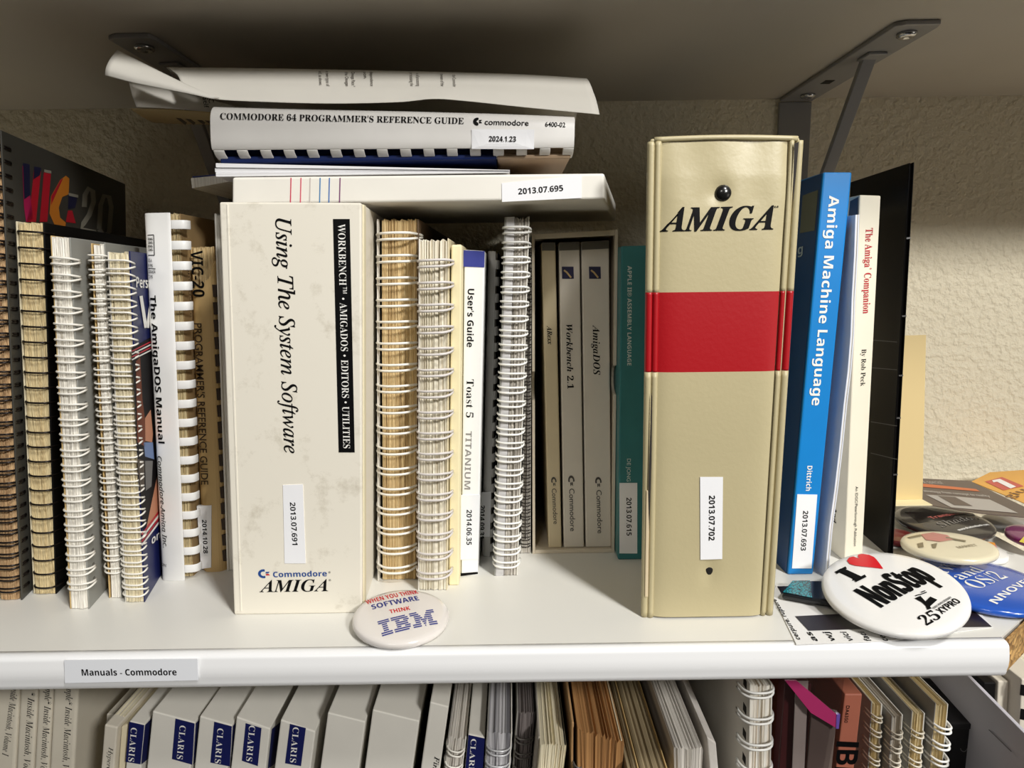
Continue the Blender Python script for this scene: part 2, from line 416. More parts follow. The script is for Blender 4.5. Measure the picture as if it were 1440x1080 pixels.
BRACKET = plain('grey_enamel_steel', (150, 148, 146), .4, .2)
STEEL = plain('bright_screw_steel', (200, 200, 200), .25, 1.0)
def bracket(xw, tip, label, screws, zbot, brace_px):
    w = .028; t = .003
    o = empty('shelf_bracket', (xw, Y_W, Z_U), label, 'bracket', 'grey steel shelf brackets')
    V = [(xw - w / 2, Y_W - t), (xw + w / 2, Y_W - t), (xw + w / 2, tip + .006), (xw + w * .44, tip), (xw - w * .3, tip), (xw - w / 2, tip + .003)]
    n = len(V); VV = [Vector((x, y, z)) for z in (Z_U - t, Z_U - .0001) for x, y in V]
    part('arm', o, VV, [tuple(range(n)), tuple(range(n, 2 * n))] + [(i, (i + 1) % n, n + (i + 1) % n, n + i) for i in range(n)], BRACKET, bevel=.0008)
    box('wall_plate', o, xw - w / 2, xw + w / 2, Y_W - t, Y_W - .0001, zbot, Z_U - t, BRACKET, bevel=.0008)
    ya = brace_px; g = Geo()
    a = Vector((xw + .001, ya, Z_U - t)); b = Vector((xw + .001, Y_W - t, zbot + .03))
    d = (b - a).normalized(); up_ = d.cross(Vector((1, 0, 0))).normalized()
    V = []
    for x in (-.0045, .0045):
        for q in (a, b):
            for h_ in (-.0025, .0025): V.append(q + Vector((x, 0, 0)) + up_ * h_)
    part('brace', o, V, BOXF, BRACKET, bevel=.0006)
    box('brace_tab', o, xw - .0055, xw + .0075, ya - .012, ya + .004, Z_U - t - .002, Z_U - t, BRACKET, bevel=.0008)
    box('slot', o, xw - .0035, xw + .0035, (ya + Y_W) / 2 - .006, (ya + Y_W) / 2 + .003, Z_U - t - .0003, Z_U - t + .0002, BLACKCARD, bevel=0)
    for (sx, sy) in screws:
        p = atZ(sx, sy, Z_U - t - .001); g = Geo(); n = 20
        prof = [(.0058, 0), (.0058, -.0016), (.0046, -.0026), (.0022, -.0030), (0.0012, -.0022), (.0001, -.0022)]
        V = []; Fc = []
        for (r_, z) in prof:
            for i in range(n):
                w_ = 2 * math.pi * i / n; V.append(Vector((p.x + r_ * math.cos(w_), p.y + r_ * math.sin(w_), Z_U - t + z)))
        for j in range(len(prof) - 1):
            for i in range(n): Fc.append((j * n + i, j * n + (i + 1) % n, (j + 1) * n + (i + 1) % n, (j + 1) * n + i))
        Fc.append(tuple(range(n)))
        part('screw', o, V, Fc, STEEL, smooth=True, label='shiny round screw head')
    return o
xr = atY(1117, 145, Y_W).x
bracket(xr, atZ(1296, 27, Z_U).y, 'grey steel bracket against the wall behind the tall beige binder with a red band', [(1275, 49), (1136, 135)], .155, atZ(1228, 74, Z_U).y)
t_ = atZ(180, 46, Z_U)
bracket(t_.x, t_.y, 'grey steel bracket in shade above the dark manual, half hidden by curled paper', [(203, 68)], .155, atZ(1228, 74, Z_U).y)

# ------------------------------------------------------------------ upper shelf, wire-bound manuals at the dark end
P_BROWN = paper_edges('browned_paper_edges', (206, 174, 132), (128, 92, 60))
P_BEIGE = paper_edges('beige_paper_edges', (222, 204, 160), (150, 128, 90))
P_WHITE = paper_edges('white_paper_edges', (238, 234, 224), (186, 178, 164), 1100)
P_CREAM = paper_edges('cream_paper_edges', (236, 226, 196), (160, 146, 118))
P_TAN = paper_edges('tan_paper_edges', (224, 200, 152), (160, 130, 86), 1700)
P_GREY = paper_edges('grey_paper_edges', (214, 208, 198), (110, 104, 98), 1500)
GREYCOVER = plain('grey_cover', (148, 148, 142), .6, var=.05)
DEPTH = .2

a = Bk('wire_bound_manual', 'browned wire-bound manual with a dark cover showing big multicolour letters', 'book', (-3, 846), (32, 842), (-34, 185), (2.5, 183), group=GU, sk=-.25)
w = a.w
a.pages(.0004, w - .0012, .0008, .2, P_BROWN, n=30, round_=.001, flare=-.0012)
a.slab('cover', w - .0012, w, -.0005, .205, plain('charcoal_cover', (66, 64, 58), .45))
a.slab('cover', -.0012, 0, -.0005, .205, CREAMCARD)
a.wire(-.0018, w + .0003, 36, DARKWIRE, bulge=.004, t0=.03, t1=.97, slope=-.001)
sp = a.side(w)
# lettering on its dark cover
RED = plain('print_red', (190, 22, 44), .5); MAG = plain('print_magenta', (176, 24, 84), .5); ORG = plain('print_orange', (214, 130, 40), .5)
GREYP = plain('print_warm_grey', (150, 146, 132), .5); NAVYP = plain('print_navy', (24, 26, 60), .5)
patch('letter', a.o, sp, [(31, 233), (41, 236), (42, 275), (46, 308), (36, 312), (33, 290)], MAG)
patch('letter', a.o, sp, [(31, 229), (40.5, 231), (41.5, 274), (33, 280)], NAVYP, lift=.0002)
patch('letter', a.o, sp, [(47, 239), (57, 241), (50, 312), (37, 312), (43, 280)], RED)
patch('letter', a.o, sp, [(47, 234), (57, 236), (55, 246), (46, 252)], NAVYP, lift=.0002)
patch('letter', a.o, sp, [(61, 242), (71, 244), (66, 312), (55, 312)], RED)
patch('letter', a.o, sp, [(61, 238), (71, 240), (71, 244), (61, 242)], GREYP, lift=.0002)
patch('letter', a.o, sp, [(84, 253), (92, 247), (97, 251), (96, 273), (87, 277), (82, 292), (84, 306), (92, 313), (91, 322), (76, 316), (69, 300), (71, 276)], ORG)
patch('letter', a.o, sp, [(84, 253), (88, 250), (78, 272), (71, 288), (71, 276)], RED, lift=.0002)
patch('letter', a.o, sp, [(96, 273), (109, 276), (105, 292), (95, 294)], NAVYP)
patch('letter', a.o, sp, [(95, 296), (101, 296), (106, 314), (92, 312)], RED)
patch('letter', a.o, sp, [(95, 271), (109, 274), (109, 278), (96, 275)], GREYP, lift=.0002)
def stroke(parent, pl, pts, wd, m, name='letter', lift=0.0):
    P = [Vector(p) for p in pts]; L_, R_ = [], []
    for i, p in enumerate(P):
        t = (P[min(i + 1, len(P) - 1)] - P[max(i - 1, 0)]).normalized(); nn = Vector((-t.y, t.x)) * wd / 2
        L_.append(p + nn); R_.append(p - nn)
    V = []
    for l, r in zip(L_, R_):
        for q in (l, r):
            uv = pl.uv(*q); V.append(pl.pt(uv.x, uv.y, lift))
    return part(name, parent, V, [(2 * i, 2 * i + 1, 2 * i + 3, 2 * i + 2) for i in range(len(P) - 1)], m)
stroke(a.o, sp, [(118, 291), (119, 274), (124, 265), (130, 269), (131, 284), (125, 302), (117, 314), (114, 323), (134, 327)], 7, GREYP)
stroke(a.o, sp, [(139, 322), (141, 288), (146, 275), (153, 277), (156, 291), (153, 326), (146, 332), (139, 322)], 6.5, GREYP)

b = Bk('wire_bound_manual', 'beige wire-bound manual with dark wire, next to the dark lettered cover', 'book', (48.5, 837), (80, 834), (23.5, 311), (63, 313), group=GU, sk=-.2)
w = b.w
b.pages(.0004, w - .001, .0005, .19, P_BEIGE, n=28, round_=.0008)
b.slab('cover', w - .001, w, -.0003, .195, BLACKCARD)
b.slab('cover', -.001, 0, .0005, .195, CREAMCARD)
b.wire(-.0010, w + .0012, 25, DARKWIRE, bulge=.0035, t0=.025, t1=.975, slope=-.0006, twin=False, r=.0006)

c = Bk('wire_bound_manual', 'thick white wire-bound manual with grey cover, punched holes and white wire loops', 'book', (98, 857), (126, 856), (70, 331), (99, 334), group=GU, sk=-.2)
w = c.w
c.pages(.001, w - .0008, .0005, .125, P_WHITE, n=16, round_=.0006)
c.slab('cover', w - .0008, w, -.0003, .13, GREYCOVER)
c.slab('cover', 0, .0009, .0003, .13, plain('tan_card', (206, 176, 120), .6))
c.wire(-.0014, w + .0022, 22, WHITEWIRE, bulge=.0026, back=.006, r=.00065, gap=.0034, t0=.07, t1=.94, slope=.0010, jit=.0008)
c.holes(w, 22, .07, .94, y=.007, size=.0034, m=plain('hole_shadow_card', (92, 90, 84), .7))

d = Bk('wire_bound_manual', 'thin white wire-bound manual with grey cover, behind the navy one with white loops', 'book', (153, 842), (172, 841), (127, 342), (148, 341), group=GU, sk=-.25)
w = d.w
d.pages(.0018, w - .0006, .0005, .06, P_WHITE, n=12)
d.slab('cover', w - .0006, w, -.0003, .062, GREYCOVER)
d.slab('cover', 0, .0008, .0003, .062, plain('tan_card', (206, 176, 120), .6))
d.wire(-.0022, w + .0012, 24, WHITEWIRE, bulge=.003, back=.005, r=.0006, gap=.003, t0=.09, t1=.96, slope=-.001, jit=.001)

e = Bk('wire_bound_manual', 'cream wire-bound manual whose navy cover shows a picture and white stripes', 'book', (176, 848), (204, 846), (151, 354), (183, 353), group=GU, sk=-.26)
w = e.w
e.pages(.0008, w - .0008, .0005, .135, P_CREAM, n=22, round_=.0006)
e.slab('cover', w - .0008, w, -.0003, .14, plain('navy_gloss_cover', (22, 30, 84), .4, spec=.3))
e.slab('cover', -.0002, .0006, .0003, .14, WHITECARD)
e.wire(-.0016, w + .001, 28, WHITEWIRE, bulge=.0024, back=.004, r=.0006, gap=.0048, t0=.035, t1=.965, slope=-.001)
sp = e.side(w); sp.eps = .0003
patch('cover_picture', e.o, sp, [(184, 490), (225, 466), (240, 700), (200, 745)], plain('picture_black', (20, 17, 18), .6, spec=.15))
patch('cover_picture', e.o, sp, [(190, 508), (196, 502), (199, 560), (204, 600), (203, 628), (192, 622)], plain('picture_brown', (120, 66, 44), .6, spec=.15), lift=.0001)
patch('cover_picture', e.o, sp, [(203, 588), (211, 576), (214, 610), (213, 622), (203, 620)], plain('picture_skin', (198, 140, 110), .6, spec=.15), lift=.0001)
patch('cover_picture', e.o, sp, [(201, 622), (214, 622), (216, 646), (203, 642)], plain('picture_blue', (120, 140, 180), .6, spec=.15), lift=.0001)
patch('cover_picture', e.o, sp, [(203, 648), (214, 648), (212, 684), (204, 690)], plain('picture_grey', (120, 118, 116), .6, spec=.15), lift=.0001)
patch('cover_picture', e.o, sp, [(192, 645), (202, 648), (202, 690), (196, 690)], plain('picture_taupe', (98, 88, 78), .6, spec=.15), lift=.0001)
patch('cover_picture', e.o, sp, [(222, 660), (228, 640), (228, 724), (216, 735), (204, 746)], plain('picture_skin', (198, 140, 110), .6, spec=.15), lift=.0001)
for k, (yy, mm) in enumerate(((0, RED), (5, WHITE_INK), (10, RED), (15, WHITE_INK))):
    stroke(e.o, sp, [(198, 752 + yy), (228, 712 + yy)], 2.2, mm, 'stripe', .0002)
    stroke(e.o, sp, [(184, 494 + yy * .8), (212, 480 + yy * .8)], 1.8, mm, 'stripe', .0002)
text('cover_title', e.o, sp, 'Personal', (190.5, 404), (222, 406), 15, WHITE_INK, 'b', lift=.0002)
stroke(e.o, sp, [(197, 416), (204, 461)], 4.5, WHITE_INK, 'letter', .0002)
stroke(e.o, sp, [(214, 408), (206, 461)], 4.5, WHITE_INK, 'letter', .0002)
text('cover_title', e.o, sp, 'on', (212, 766), (224, 756), 9, WHITE_INK, 'b', lift=.0002)

# ------------------------------------------------------------------ comb-bound manuals
WHITEPLASTIC = plain('white_comb_plastic', (234, 233, 230), .4, var=.04, scale=30)
def comb(bk, name, m, u0, u1, us, n, t0, t1, finger, bulge, back, pe=.55, py=.62, solid_name='comb_spine'):
    """a plastic comb: a curved spine running the full height from u0 to us, then n fingers that wrap from us to u1"""
    def prof(k):   # 0..1 from u0 round to u1
        a = math.pi * k; ex = math.copysign(abs(math.cos(a)) ** pe, math.cos(a)); ey = abs(math.sin(a)) ** py
        return (u0 + u1) / 2 - ex * (u1 - u0) / 2, back - ey * (back + bulge)
    ks = [i / 40 for i in range(41)]
    kk = next(k for k in ks if prof(k)[0] >= us and k > .1)
    g = Geo()
    def strip(ka, kb, ta, tb, N):
        pts = [prof(ka + (kb - ka) * i / N) for i in range(N + 1)]
        V = []; th = .0009
        for (u, y) in pts:
            cu, cy = (u0 + u1) / 2, back; dx, dy = u - cu, y - cy; l = math.hypot(dx, dy) or 1
            ui, yi = u - dx / l * th, y - dy / l * th
            for t in (ta, tb): V += [bk.P(u, y, t), bk.P(ui, yi, t)]
        Fc = []
        for i in range(N):
            q = i * 4; Fc += [(q, q + 2, q + 6, q + 4), (q + 1, q + 5, q + 7, q + 3), (q, q + 4, q + 5, q + 1), (q + 2, q + 3, q + 7, q + 6)]
        Fc += [(0, 1, 3, 2), (N * 4, N * 4 + 2, N * 4 + 3, N * 4 + 1)]
        g.add(V, Fc)
    strip(0.02, kk, 0.0, 1.0, 24)
    pitch = (t1 - t0) / (n - 1)
    for i in range(n):
        tc = t0 + pitch * i; strip(kk, .98, tc - pitch * finger / 2, tc + pitch * finger / 2, 14)
    o = g.make(solid_name, bk.o, m, smooth=False, bevel=.0005)
    for p in o.data.polygons: p.use_smooth = True
    return o, prof
TANBACK = plain('dull_tan_back', (150, 124, 84), .7)
f = Bk('comb_bound_manual', 'white comb-bound manual with bold black title, plastic fingers over tan pages', 'book', (231, 818), (278, 812), (206, 300), (260, 299), group=GU)
w = f.w
f.pages(.003, w - .0056, .004, .17, P_BEIGE, n=24, t1=.998)
f.slab('cover', w - .0056, w - .0050, .005, .175, TANBACK)
f.slab('cover', .0012, .003, .004, .175, WHITECARD)
o_, prof = comb(f, 'comb', WHITEPLASTIC, -.0018, w + .0012, w * .60, 19, .035, .97, .44, .0022, .009, pe=.45, py=.32)
fr = Plane(f.front.p, (1, 0, 0), f.front.ez); cx = f.w / 2
def comb_curve(half, bulge, back, pe=.55, py=.62):
    def fn(q):
        c_ = min(.999, abs(q) / half) ** (1 / pe); return (math.sqrt(1 - c_ * c_) ** py) * (back + bulge) - back
    return fn
cc = comb_curve((f.w + .0030) / 2, .0022, .009, .45, .32)
def comb_relief(u, v):
    t = min(1, max(0, .5 + v / f.h)); m0 = f.P(f.w / 2 - .0003, 0, t).x
    return cc(fr.p.x + u - m0) + .0003
fr.relief = comb_relief
text('spine_title', f.o, fr, 'The AmigaDOS Manual', (213, 415), (225.5, 622), 9, INK, 'b')
text('spine_title', f.o, fr, 'Commodore-Amiga Inc.', (223.5, 640), (232, 768), 6.5, INK, 'i', weight=.005)
text('spine_print', f.o, fr, 'U.S.A.', (210.5, 368), (217, 368.5), 4.5, INK, 'r')
text('spine_print', f.o, fr, '9.95', (211, 375.5), (218, 376), 4.5, INK, 'r')
text('spine_print', f.o, fr, 'CANADA', (211, 384), (222, 384.5), 4.5, INK, 'r')
text('spine_print', f.o, fr, '2.95', (211.5, 391), (218, 391.5), 4.5, INK, 'r')
stroke(f.o, fr, [(210.5, 377.5), (222, 378)], .9, INK, 'spine_print')
for q in (((210, 331), (219.5, 330.5)), ((219.5, 330.5), (220.5, 359)), ((210.5, 359), (220.5, 359))): stroke(f.o, fr, list(q), 1.0, INK, 'spine_print')
for yy in range(336, 356, 5): text('spine_print', f.o, fr, 'RSBC'[yy % 4] + 'MG', (211, yy + 2), (218, yy + 2), 3.4, INK, 'b')
text('spine_print', f.o, fr, 'CBM-0', (229, 794), (236.5, 795), 4.0, INK, 'r')

g_ = Bk('comb_bound_manual', 'tan-covered manual with dark title and torn top, beside the tall cream binder', 'book', (284.5, 803), (318, 802), (266, 347), (301, 345), group=GU)
w = g_.w
TANCOVER = plain('tan_cover', (206, 174, 118), .6, var=.1, scale=30)
g_.pages(.001, w - .001, .003, .17, P_TAN, n=24)
V = []; Fc = []; NN = 13; TR_ = [.952, .93, .905, .89, .884, .884, .888, .893, .90, .905, .915, .945, .962]
for i in range(NN):
    u = w * i / (NN - 1); k = i / (NN - 1); y = .003 - .0045 * (1 - (2 * k - 1) ** 4)
    V += [g_.P(u, y, 0), g_.P(u, y, .5), g_.P(u, y, TR_[i])]
for i in range(NN - 1):
    for j in (0, 1): Fc.append((3 * i + j, 3 * i + 3 + j, 3 * i + 4 + j, 3 * i + 1 + j))
part('spine_cover', g_.o, V, Fc, TANCOVER, solid=.0006)
g_.slab('cover', -.0008, .0002, .003, .175, TANCOVER); g_.slab('cover', w - .0002, w + .0006, .003, .175, TANCOVER)
gp = Plane(g_.front.p, (1, 0, 0), g_.front.ez); gp.eps = .0021
gg = Geo()
for i in range(17):
    t = .05 + .82 * i / 16; p = g_.P(w - .0002, .0012, t); gg.box(p.x - .0016, p.x + .0007, p.y - .0016, p.y + .002, p.z - .0038, p.z + .0038)
gg.make('punch_slots', g_.o, plain('dark_brown_gap', (52, 38, 24), .8))
text('spine_title', g_.o, gp, 'VIC-20', (270.5, 352), (273.5, 417), 16.5, INK, 'b', weight=.02)
text('spine_title', g_.o, gp, "PROGRAMMER'S REFERENCE GUIDE", (275, 454), (285, 680), 10.2, plain('brown_ink', (62, 46, 28), .6), 'r', weight=.012)
text('spine_print', g_.o, gp, 'commodore', (266, 368), (270, 446), 3.2, plain('brown_ink', (62, 46, 28), .6), 'r')
k = patch('sticker', g_.o, gp, [(279, 710), (299.5, 709), (299, 796), (285, 798)], STICKER, thick=.0001, lift=.0002)
text('number', k, gp, '2014.10.28', (286.5, 729), (288.5, 776), 6.2, INK, 'b', lift=.0004)
text('spine_print', g_.o, gp, '0', (293, 790), (297.5, 790), 4.5, INK, 'r')

h = Bk('stapled_booklet', 'slim white booklet squeezed between the tan manual and the cream binder', 'book', (319, 803), (338, 803), (301, 300), (324, 300), group=GU)
h.slab('cover', 0, .0012, 0, .2, WHITECARD); h.pages(.0012, h.w - .0012, .001, .19, P_WHITE, n=8); h.slab('cover', h.w - .0012, h.w, 0, .2, WHITECARD)

# ------------------------------------------------------------------ cream ring binder
def scuffed(name, rgb, dirt):
    m, t, b = nt(name); N, L = t.nodes, t.links
    tc = N.new('ShaderNodeTexCoord'); n1 = N.new('ShaderNodeTexNoise'); n1.inputs['Scale'].default_value = 34; n1.inputs['Detail'].default_value = 10; n1.inputs['Roughness'].default_value = .72
    L.new(tc.outputs['Object'], n1.inputs['Vector'])
    r1 = N.new('ShaderNodeValToRGB'); el = r1.color_ramp.elements
    el[0].position = .54; el[0].color = lin(rgb); el[1].position = .72; el[1].color = lin(dirt)
    L.new(n1.outputs['Fac'], r1.inputs['Fac']); L.new(r1.outputs['Color'], b.inputs['Base Color']); b.inputs['Roughness'].default_value = .5
    bp = N.new('ShaderNodeBump'); bp.inputs['Strength'].default_value = .08; bp.inputs['Distance'].default_value = .001; L.new(n1.outputs['Fac'], bp.inputs['Height']); L.new(bp.outputs['Normal'], b.inputs['Normal'])
    return m
BINDER = scuffed('cream_vinyl_with_scuffs', (233, 227, 212), (192, 183, 163))
i = Bk('ring_binder', 'fat cream ring binder with italic black title on its spine', 'binder', (328, 865), (509, 862), (307, 284), (508, 285), group=GU)
w = i.w
BD = .24
i.slab('cover', 0, .0026, .0015, BD, BINDER, bevel=.001, seg=3)
i.slab('spine', .0004, w, 0, .0026, BINDER, bevel=.001, seg=3)
i.sk = -.06; i.slab('cover', w - .0026, w, .0015, BD, BINDER, bevel=.001, seg=3); i.sk = 0
i.slab('hinge_strip', w - .0006, w + .0006, .004, .009, plain('yellowed_vinyl', (224, 214, 182), .6), t0=.002, t1=.998)
i.slab('hinge_strip', .0042, .0052, -.0003, .002, BINDER, t0=.01, t1=.995, bevel=.0002)
i.pages(.0045, w - .018, .02, BD - .012, P_WHITE, t0=.02, t1=.955, n=30)
pl = i.front
text('spine_title', i.o, pl, 'Using The System Software', (387.5, 307), (400, 637), 22, INK, 'si', weight=.006)
k = patch('title_strip', i.o, pl, [(468.5, 308), (492, 308), (499, 636), (476.5, 636)], INK)
text('strip_lettering', k, pl, 'WORKBENCH\u2122 \u2022 AMIGADOS \u2022 EDITORS \u2022 UTILITIES', (475.5, 315), (483, 630), 10.2, WHITE_INK, 'sb', weight=-.012, lift=.0003)
i.label([(398, 682), (426, 681), (430, 792), (400.5, 792)], '2013.07.691', (408, 706), (411.5, 766), 7.5)
BLUEINK = plain('blue_ink', (24, 70, 140), .5); REDINK = plain('red_ink', (196, 36, 50), .5)
maker_mark(i.o, pl, (365, 813), (380.5, 812.5), 12.5, BLUEINK, REDINK)
text('maker_name', i.o, pl, 'Commodore', (384.5, 811.5), (460, 810), 7.6, BLUEINK, 'b')
text('maker_name', i.o, pl, 'AMIGA', (365, 832.5), (461.5, 831), 16.5, INK, 'sbi', weight=.008, slant=.06)
for (x, y) in ((463, 806), (463.5, 817)): text('maker_name', i.o, pl, '\u00ae', (x - 1, y), (x + 2.2, y), 2.6, INK, 'r')

# ------------------------------------------------------------------ wire-bound books right of the binder
j = Bk('wire_bound_manual', 'thick tan-paged manual with large white wire loops beside the cream binder', 'book', (536, 817), (587, 815), (535, 308), (588, 308), group=GU)
w = j.w
j.pages(.0008, w - .0008, .0008, .2, P_TAN, n=48, jit=.0006, topj=.0008, t1=.998)
j.slab('cover', -.0022, -.0012, -.001, .205, WHITECARD); j.slab('cover', w - .0006, w + .0004, 0, .205, plain('brown_cover', (96, 74, 52), .6))
j.slab('divider', -.0012, .0002, .004, .2, BLACKCARD)
j.wire(-.0038, w + .0012, 17, WHITEWIRE, bulge=.0078, back=.011, r=.0008, gap=.0036, t0=.045, t1=.955, slope=.0012, sq=2.3)

k_ = Bk('wire_bound_manual', 'bulky wire-bound manual of mixed white and yellowed sheets with white loops', 'book', (589, 831), (628, 830), (590, 336), (630, 335), group=GU)
w = k_.w
k_.pages(.0004, w - .0004, .0008, .19, paper_edges('mixed_paper_edges', (238, 232, 214), (150, 132, 96), 500), n=22, jit=.001, flare=.0006)
k_.slab('cover', -.0006, .0002, 0, .195, WHITECARD); k_.slab('cover', w - .0004, w + .0004, 0, .195, CREAMCARD)
k_.wire(-.0014, w + .003, 16, plain('pearl_coated_wire', (214, 208, 204), .35), bulge=.005, back=.0052, r=.0008, gap=.0036, t0=.055, t1=.935, slope=.0008)

l = Bk('paperback_book', 'plain cream spine between the white wire loops and the blue-topped guide', 'book', (631, 824), (645.5, 823), (634.5, 344), (649.5, 344), group=GU)
l.slab('cover', 0, l.w, 0, .18, plain('pale_yellow_card', (238, 226, 184), .6, var=.04), bevel=.001)
l.pages(.001, l.w - .001, .01, .178, P_CREAM, n=8, t1=1.002, topj=.0002)

m_ = Bk('paperback_book', 'slim white guide with a blue band at the top of its spine', 'book', (648.5, 811), (672, 809), (653, 351), (682, 353), group=GU)
m_.slab('cover', 0, m_.w, 0, .17, plain('white_gloss_cover', (240, 240, 238), .35), bevel=.0008)
m_.pages(.001, m_.w - .001, .01, .168, P_WHITE, n=8, t1=1.001, topj=.0002)
pl = m_.front
patch('top_band', m_.o, pl, [(652, 351.8), (681.7, 353.3), (681.2, 376), (651.8, 375)], plain('violet_blue', (52, 60, 140), .45))
patch('foot_band', m_.o, pl, [(646.5, 806), (672, 804), (672, 807), (646.5, 810)], INK)
text('spine_title', m_.o, pl, "User's Guide", (658, 406), (656.5, 488), 9, INK, 'b')
text('spine_title', m_.o, pl, 'Toast 5', (656.3, 533), (655.4, 587), 10, INK, 'sb', weight=-.012)
text('spine_title', m_.o, pl, 'TITANIUM', (655, 606), (653, 688), 8.5, plain('pale_grey_ink', (140, 138, 136), .5), 'b', weight=-.02)
m_.label([(648.5, 696), (675, 695.5), (672.5, 786), (647, 787)], '2014.06.35', (656.3, 716.5), (656, 766), 7.2, m=plain('clear_label', (232, 234, 238), .35))

n_ = Bk('comb_bound_manual', 'grey comb-bound manual set back beside the blue-topped white guide', 'book', (677, 782), (693, 779), (686, 353), (701, 354), group=GU)
w = n_.w
n_.pages(.001, w - .001, .006, .16, P_GREY, n=10)
comb(n_, 'comb', plain('dull_white_plastic', (206, 204, 200), .5), 0, w + .001, w * .72, 19, .03, .96, .55, .003, .008)
n_.slab('cover', w - .0008, w, .006, .165, BLACKCARD); n_.slab('cover', 0, .0008, .006, .165, WHITECARD)
pn = Plane(n_.front.p, (1, 0, 0), n_.front.ez); pn.eps = .0033
k = patch('sticker', n_.o, pn, [(676, 690), (691, 689), (689, 752), (674.5, 752)], STICKER, lift=.0002)
text('number', k, pn, '2014.09.31', (675.6, 708), (674.6, 754), 6.4, INK, 'b', lift=.0004)

o_ = Bk('wire_bound_manual', 'tall white wire-bound manual with close loops, beside the slipcase of three books', 'book', (696, 810), (727, 810), (711, 305), (744, 304), group=GU)
w = o_.w
o_.pages(.0056, w - .0004, .0006, .18, P_GREY, n=20, jit=.0008)
o_.slab('divider', .0004, .0056, 0, .18, plain('pale_grey_card', (206, 204, 204), .6), bevel=.0004)
o_.slab('cover', -.0006, .0004, 0, .185, GREYCOVER); o_.slab('cover', w - .0004, w + .0004, 0, .185, WHITECARD)
o_.wire(-.0014, w + .0016, 25, plain('white_wire_gloss', (244, 243, 238), .3), bulge=.0036, back=.006, r=.0007, gap=.0034, t0=.04, t1=.965, slope=-.0004)
q_ = Bk('wire_bound_notebook', 'thin notebook with a grid of dark wire, beside the slipcase', 'book', (732, 779), (745.5, 778), (743, 332), (747.2, 332), group=GU)
w = q_.w
q_.pages(.0004, w - .0004, .0004, .15, P_GREY, n=10); q_.slab('cover', w - .0003, w + .0002, 0, .155, WHITECARD); q_.slab('cover', -.0002, .0004, 0, .155, GREYCARD)
q_.wire(-.0006, w + .0004, 42, plain('tarnished_wire', (60, 54, 50), .35, .6), bulge=.0016, back=.004, r=.00045, gap=.0022, t0=.03, t1=.97)
q_.slab('bookmark', w * .45, w * .52, -.001, .003, plain('tarnished_wire', (60, 54, 50), .35, .6), t0=.05, t1=.75, bevel=0)

# ------------------------------------------------------------------ slipcase with three books in it
r_ = Bk('slipcase', 'open-fronted white cardboard slipcase holding three slim manuals', 'box', (749, 779), (864, 777), (748, 329), (869, 323), group=GU)
w = r_.w; SD = .145
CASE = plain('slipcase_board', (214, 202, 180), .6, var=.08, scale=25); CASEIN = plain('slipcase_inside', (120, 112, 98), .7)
def notch_wall(u0, u1, ta, tb):
    V = []; prof_ = [(0, 0)]
    for k in range(9):
        an = math.pi * k / 8; prof_.append((.012 * math.sin(an) , ta + (tb - ta) * (1 - math.cos(an)) / 2))
    prof_ += [(0, 1), (SD, 1), (SD, 0)]
    n = len(prof_); V = [r_.P(u, y, t) for u in (u0, u1) for (y, t) in prof_]
    part('side_wall', r_.o, V, [tuple(range(n)), tuple(range(n, 2 * n))] + [(i, (i + 1) % n, n + (i + 1) % n, n + i) for i in range(n)], CASE)
notch_wall(0, .0018, .50, .59); notch_wall(w - .0018, w, .51, .60)
r_.slab('top_wall', .0018, w - .0018, 0, SD, CASE, t0=.985, t1=1.0); r_.slab('bottom_wall', .0018, w - .0018, 0, SD, CASE, t0=0, t1=.012)
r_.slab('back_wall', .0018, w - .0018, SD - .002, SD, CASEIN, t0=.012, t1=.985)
zt_ = r_.P(.01, 0, .0135).z
SPW = plain('faded_white_spine', (214, 206, 192), .55, var=.05); SPC = plain('faded_cream_spine', (208, 192, 158), .55, var=.06)
GREYINK = plain('grey_ink', (70, 66, 62), .55)
def small(bl, br, tl, tr, label, m):
    q = Bk('paperback_book', label, 'book', bl, br, tl, tr, Y=r_.Y + .003, group='books inside the slipcase', zb=zt_)
    q.slab('cover', 0, q.w, 0, SD - .012, m, bevel=.0008)
    q.pages(.001, q.w - .001, .008, SD - .014, P_WHITE, n=6, t1=1.0005, topj=.0001)
    patch('top_band', q.o, q.front, [(tl[0] + .3, tl[1]), (tr[0] - .3, tr[1]), (tr[0] - .2, tr[1] + 11.5), (tl[0] + .3, tl[1] + 11.5)], plain('band_grey', (96, 92, 84), .5))
    return q
q = small((771.5, 773), (790, 773), (761.5, 341), (781, 341), 'thinnest and yellowest of the three slim manuals in the slipcase', SPC)
text('spine_title', q.o, q.front, 'ARexx', (769, 458), (770.5, 484.5), 6.6, INK, 'sbi')
maker_mark(q.o, q.front, (774.5, 672), (776, 684), 7.5, GREYINK); text('maker_name', q.o, q.front, 'Commodore', (775.8, 687), (778.5, 737), 6.5, GREYINK, 'r', weight=.006)
def badge_patch(q, x, y):
    k = patch('emblem', q.o, q.front, [(x, y), (x + 16.5, y), (x + 17, y + 17), (x + .5, y + 17)], plain('emblem_navy', (34, 32, 66), .5))
    stroke(k, q.front, [(x + 3, y + 5), (x + 7, y + 8), (x + 13, y + 15.5)], 2.4, plain('emblem_gold', (190, 160, 110), .5), 'emblem_stroke', .0003)
q = small((793, 773), (821.5, 772), (786, 341), (815, 340), 'middle one of the three slim manuals in the slipcase', SPW)
badge_patch(q, 790, 375)
text('spine_title', q.o, q.front, 'Workbench 2.1', (796, 456), (798, 547), 8.5, INK, 'sbi')
maker_mark(q.o, q.front, (798.5, 670), (799.5, 684), 9.0, GREYINK); text('maker_name', q.o, q.front, 'Commodore', (800.3, 687), (802, 747), 7.2, GREYINK, 'r', weight=.008)
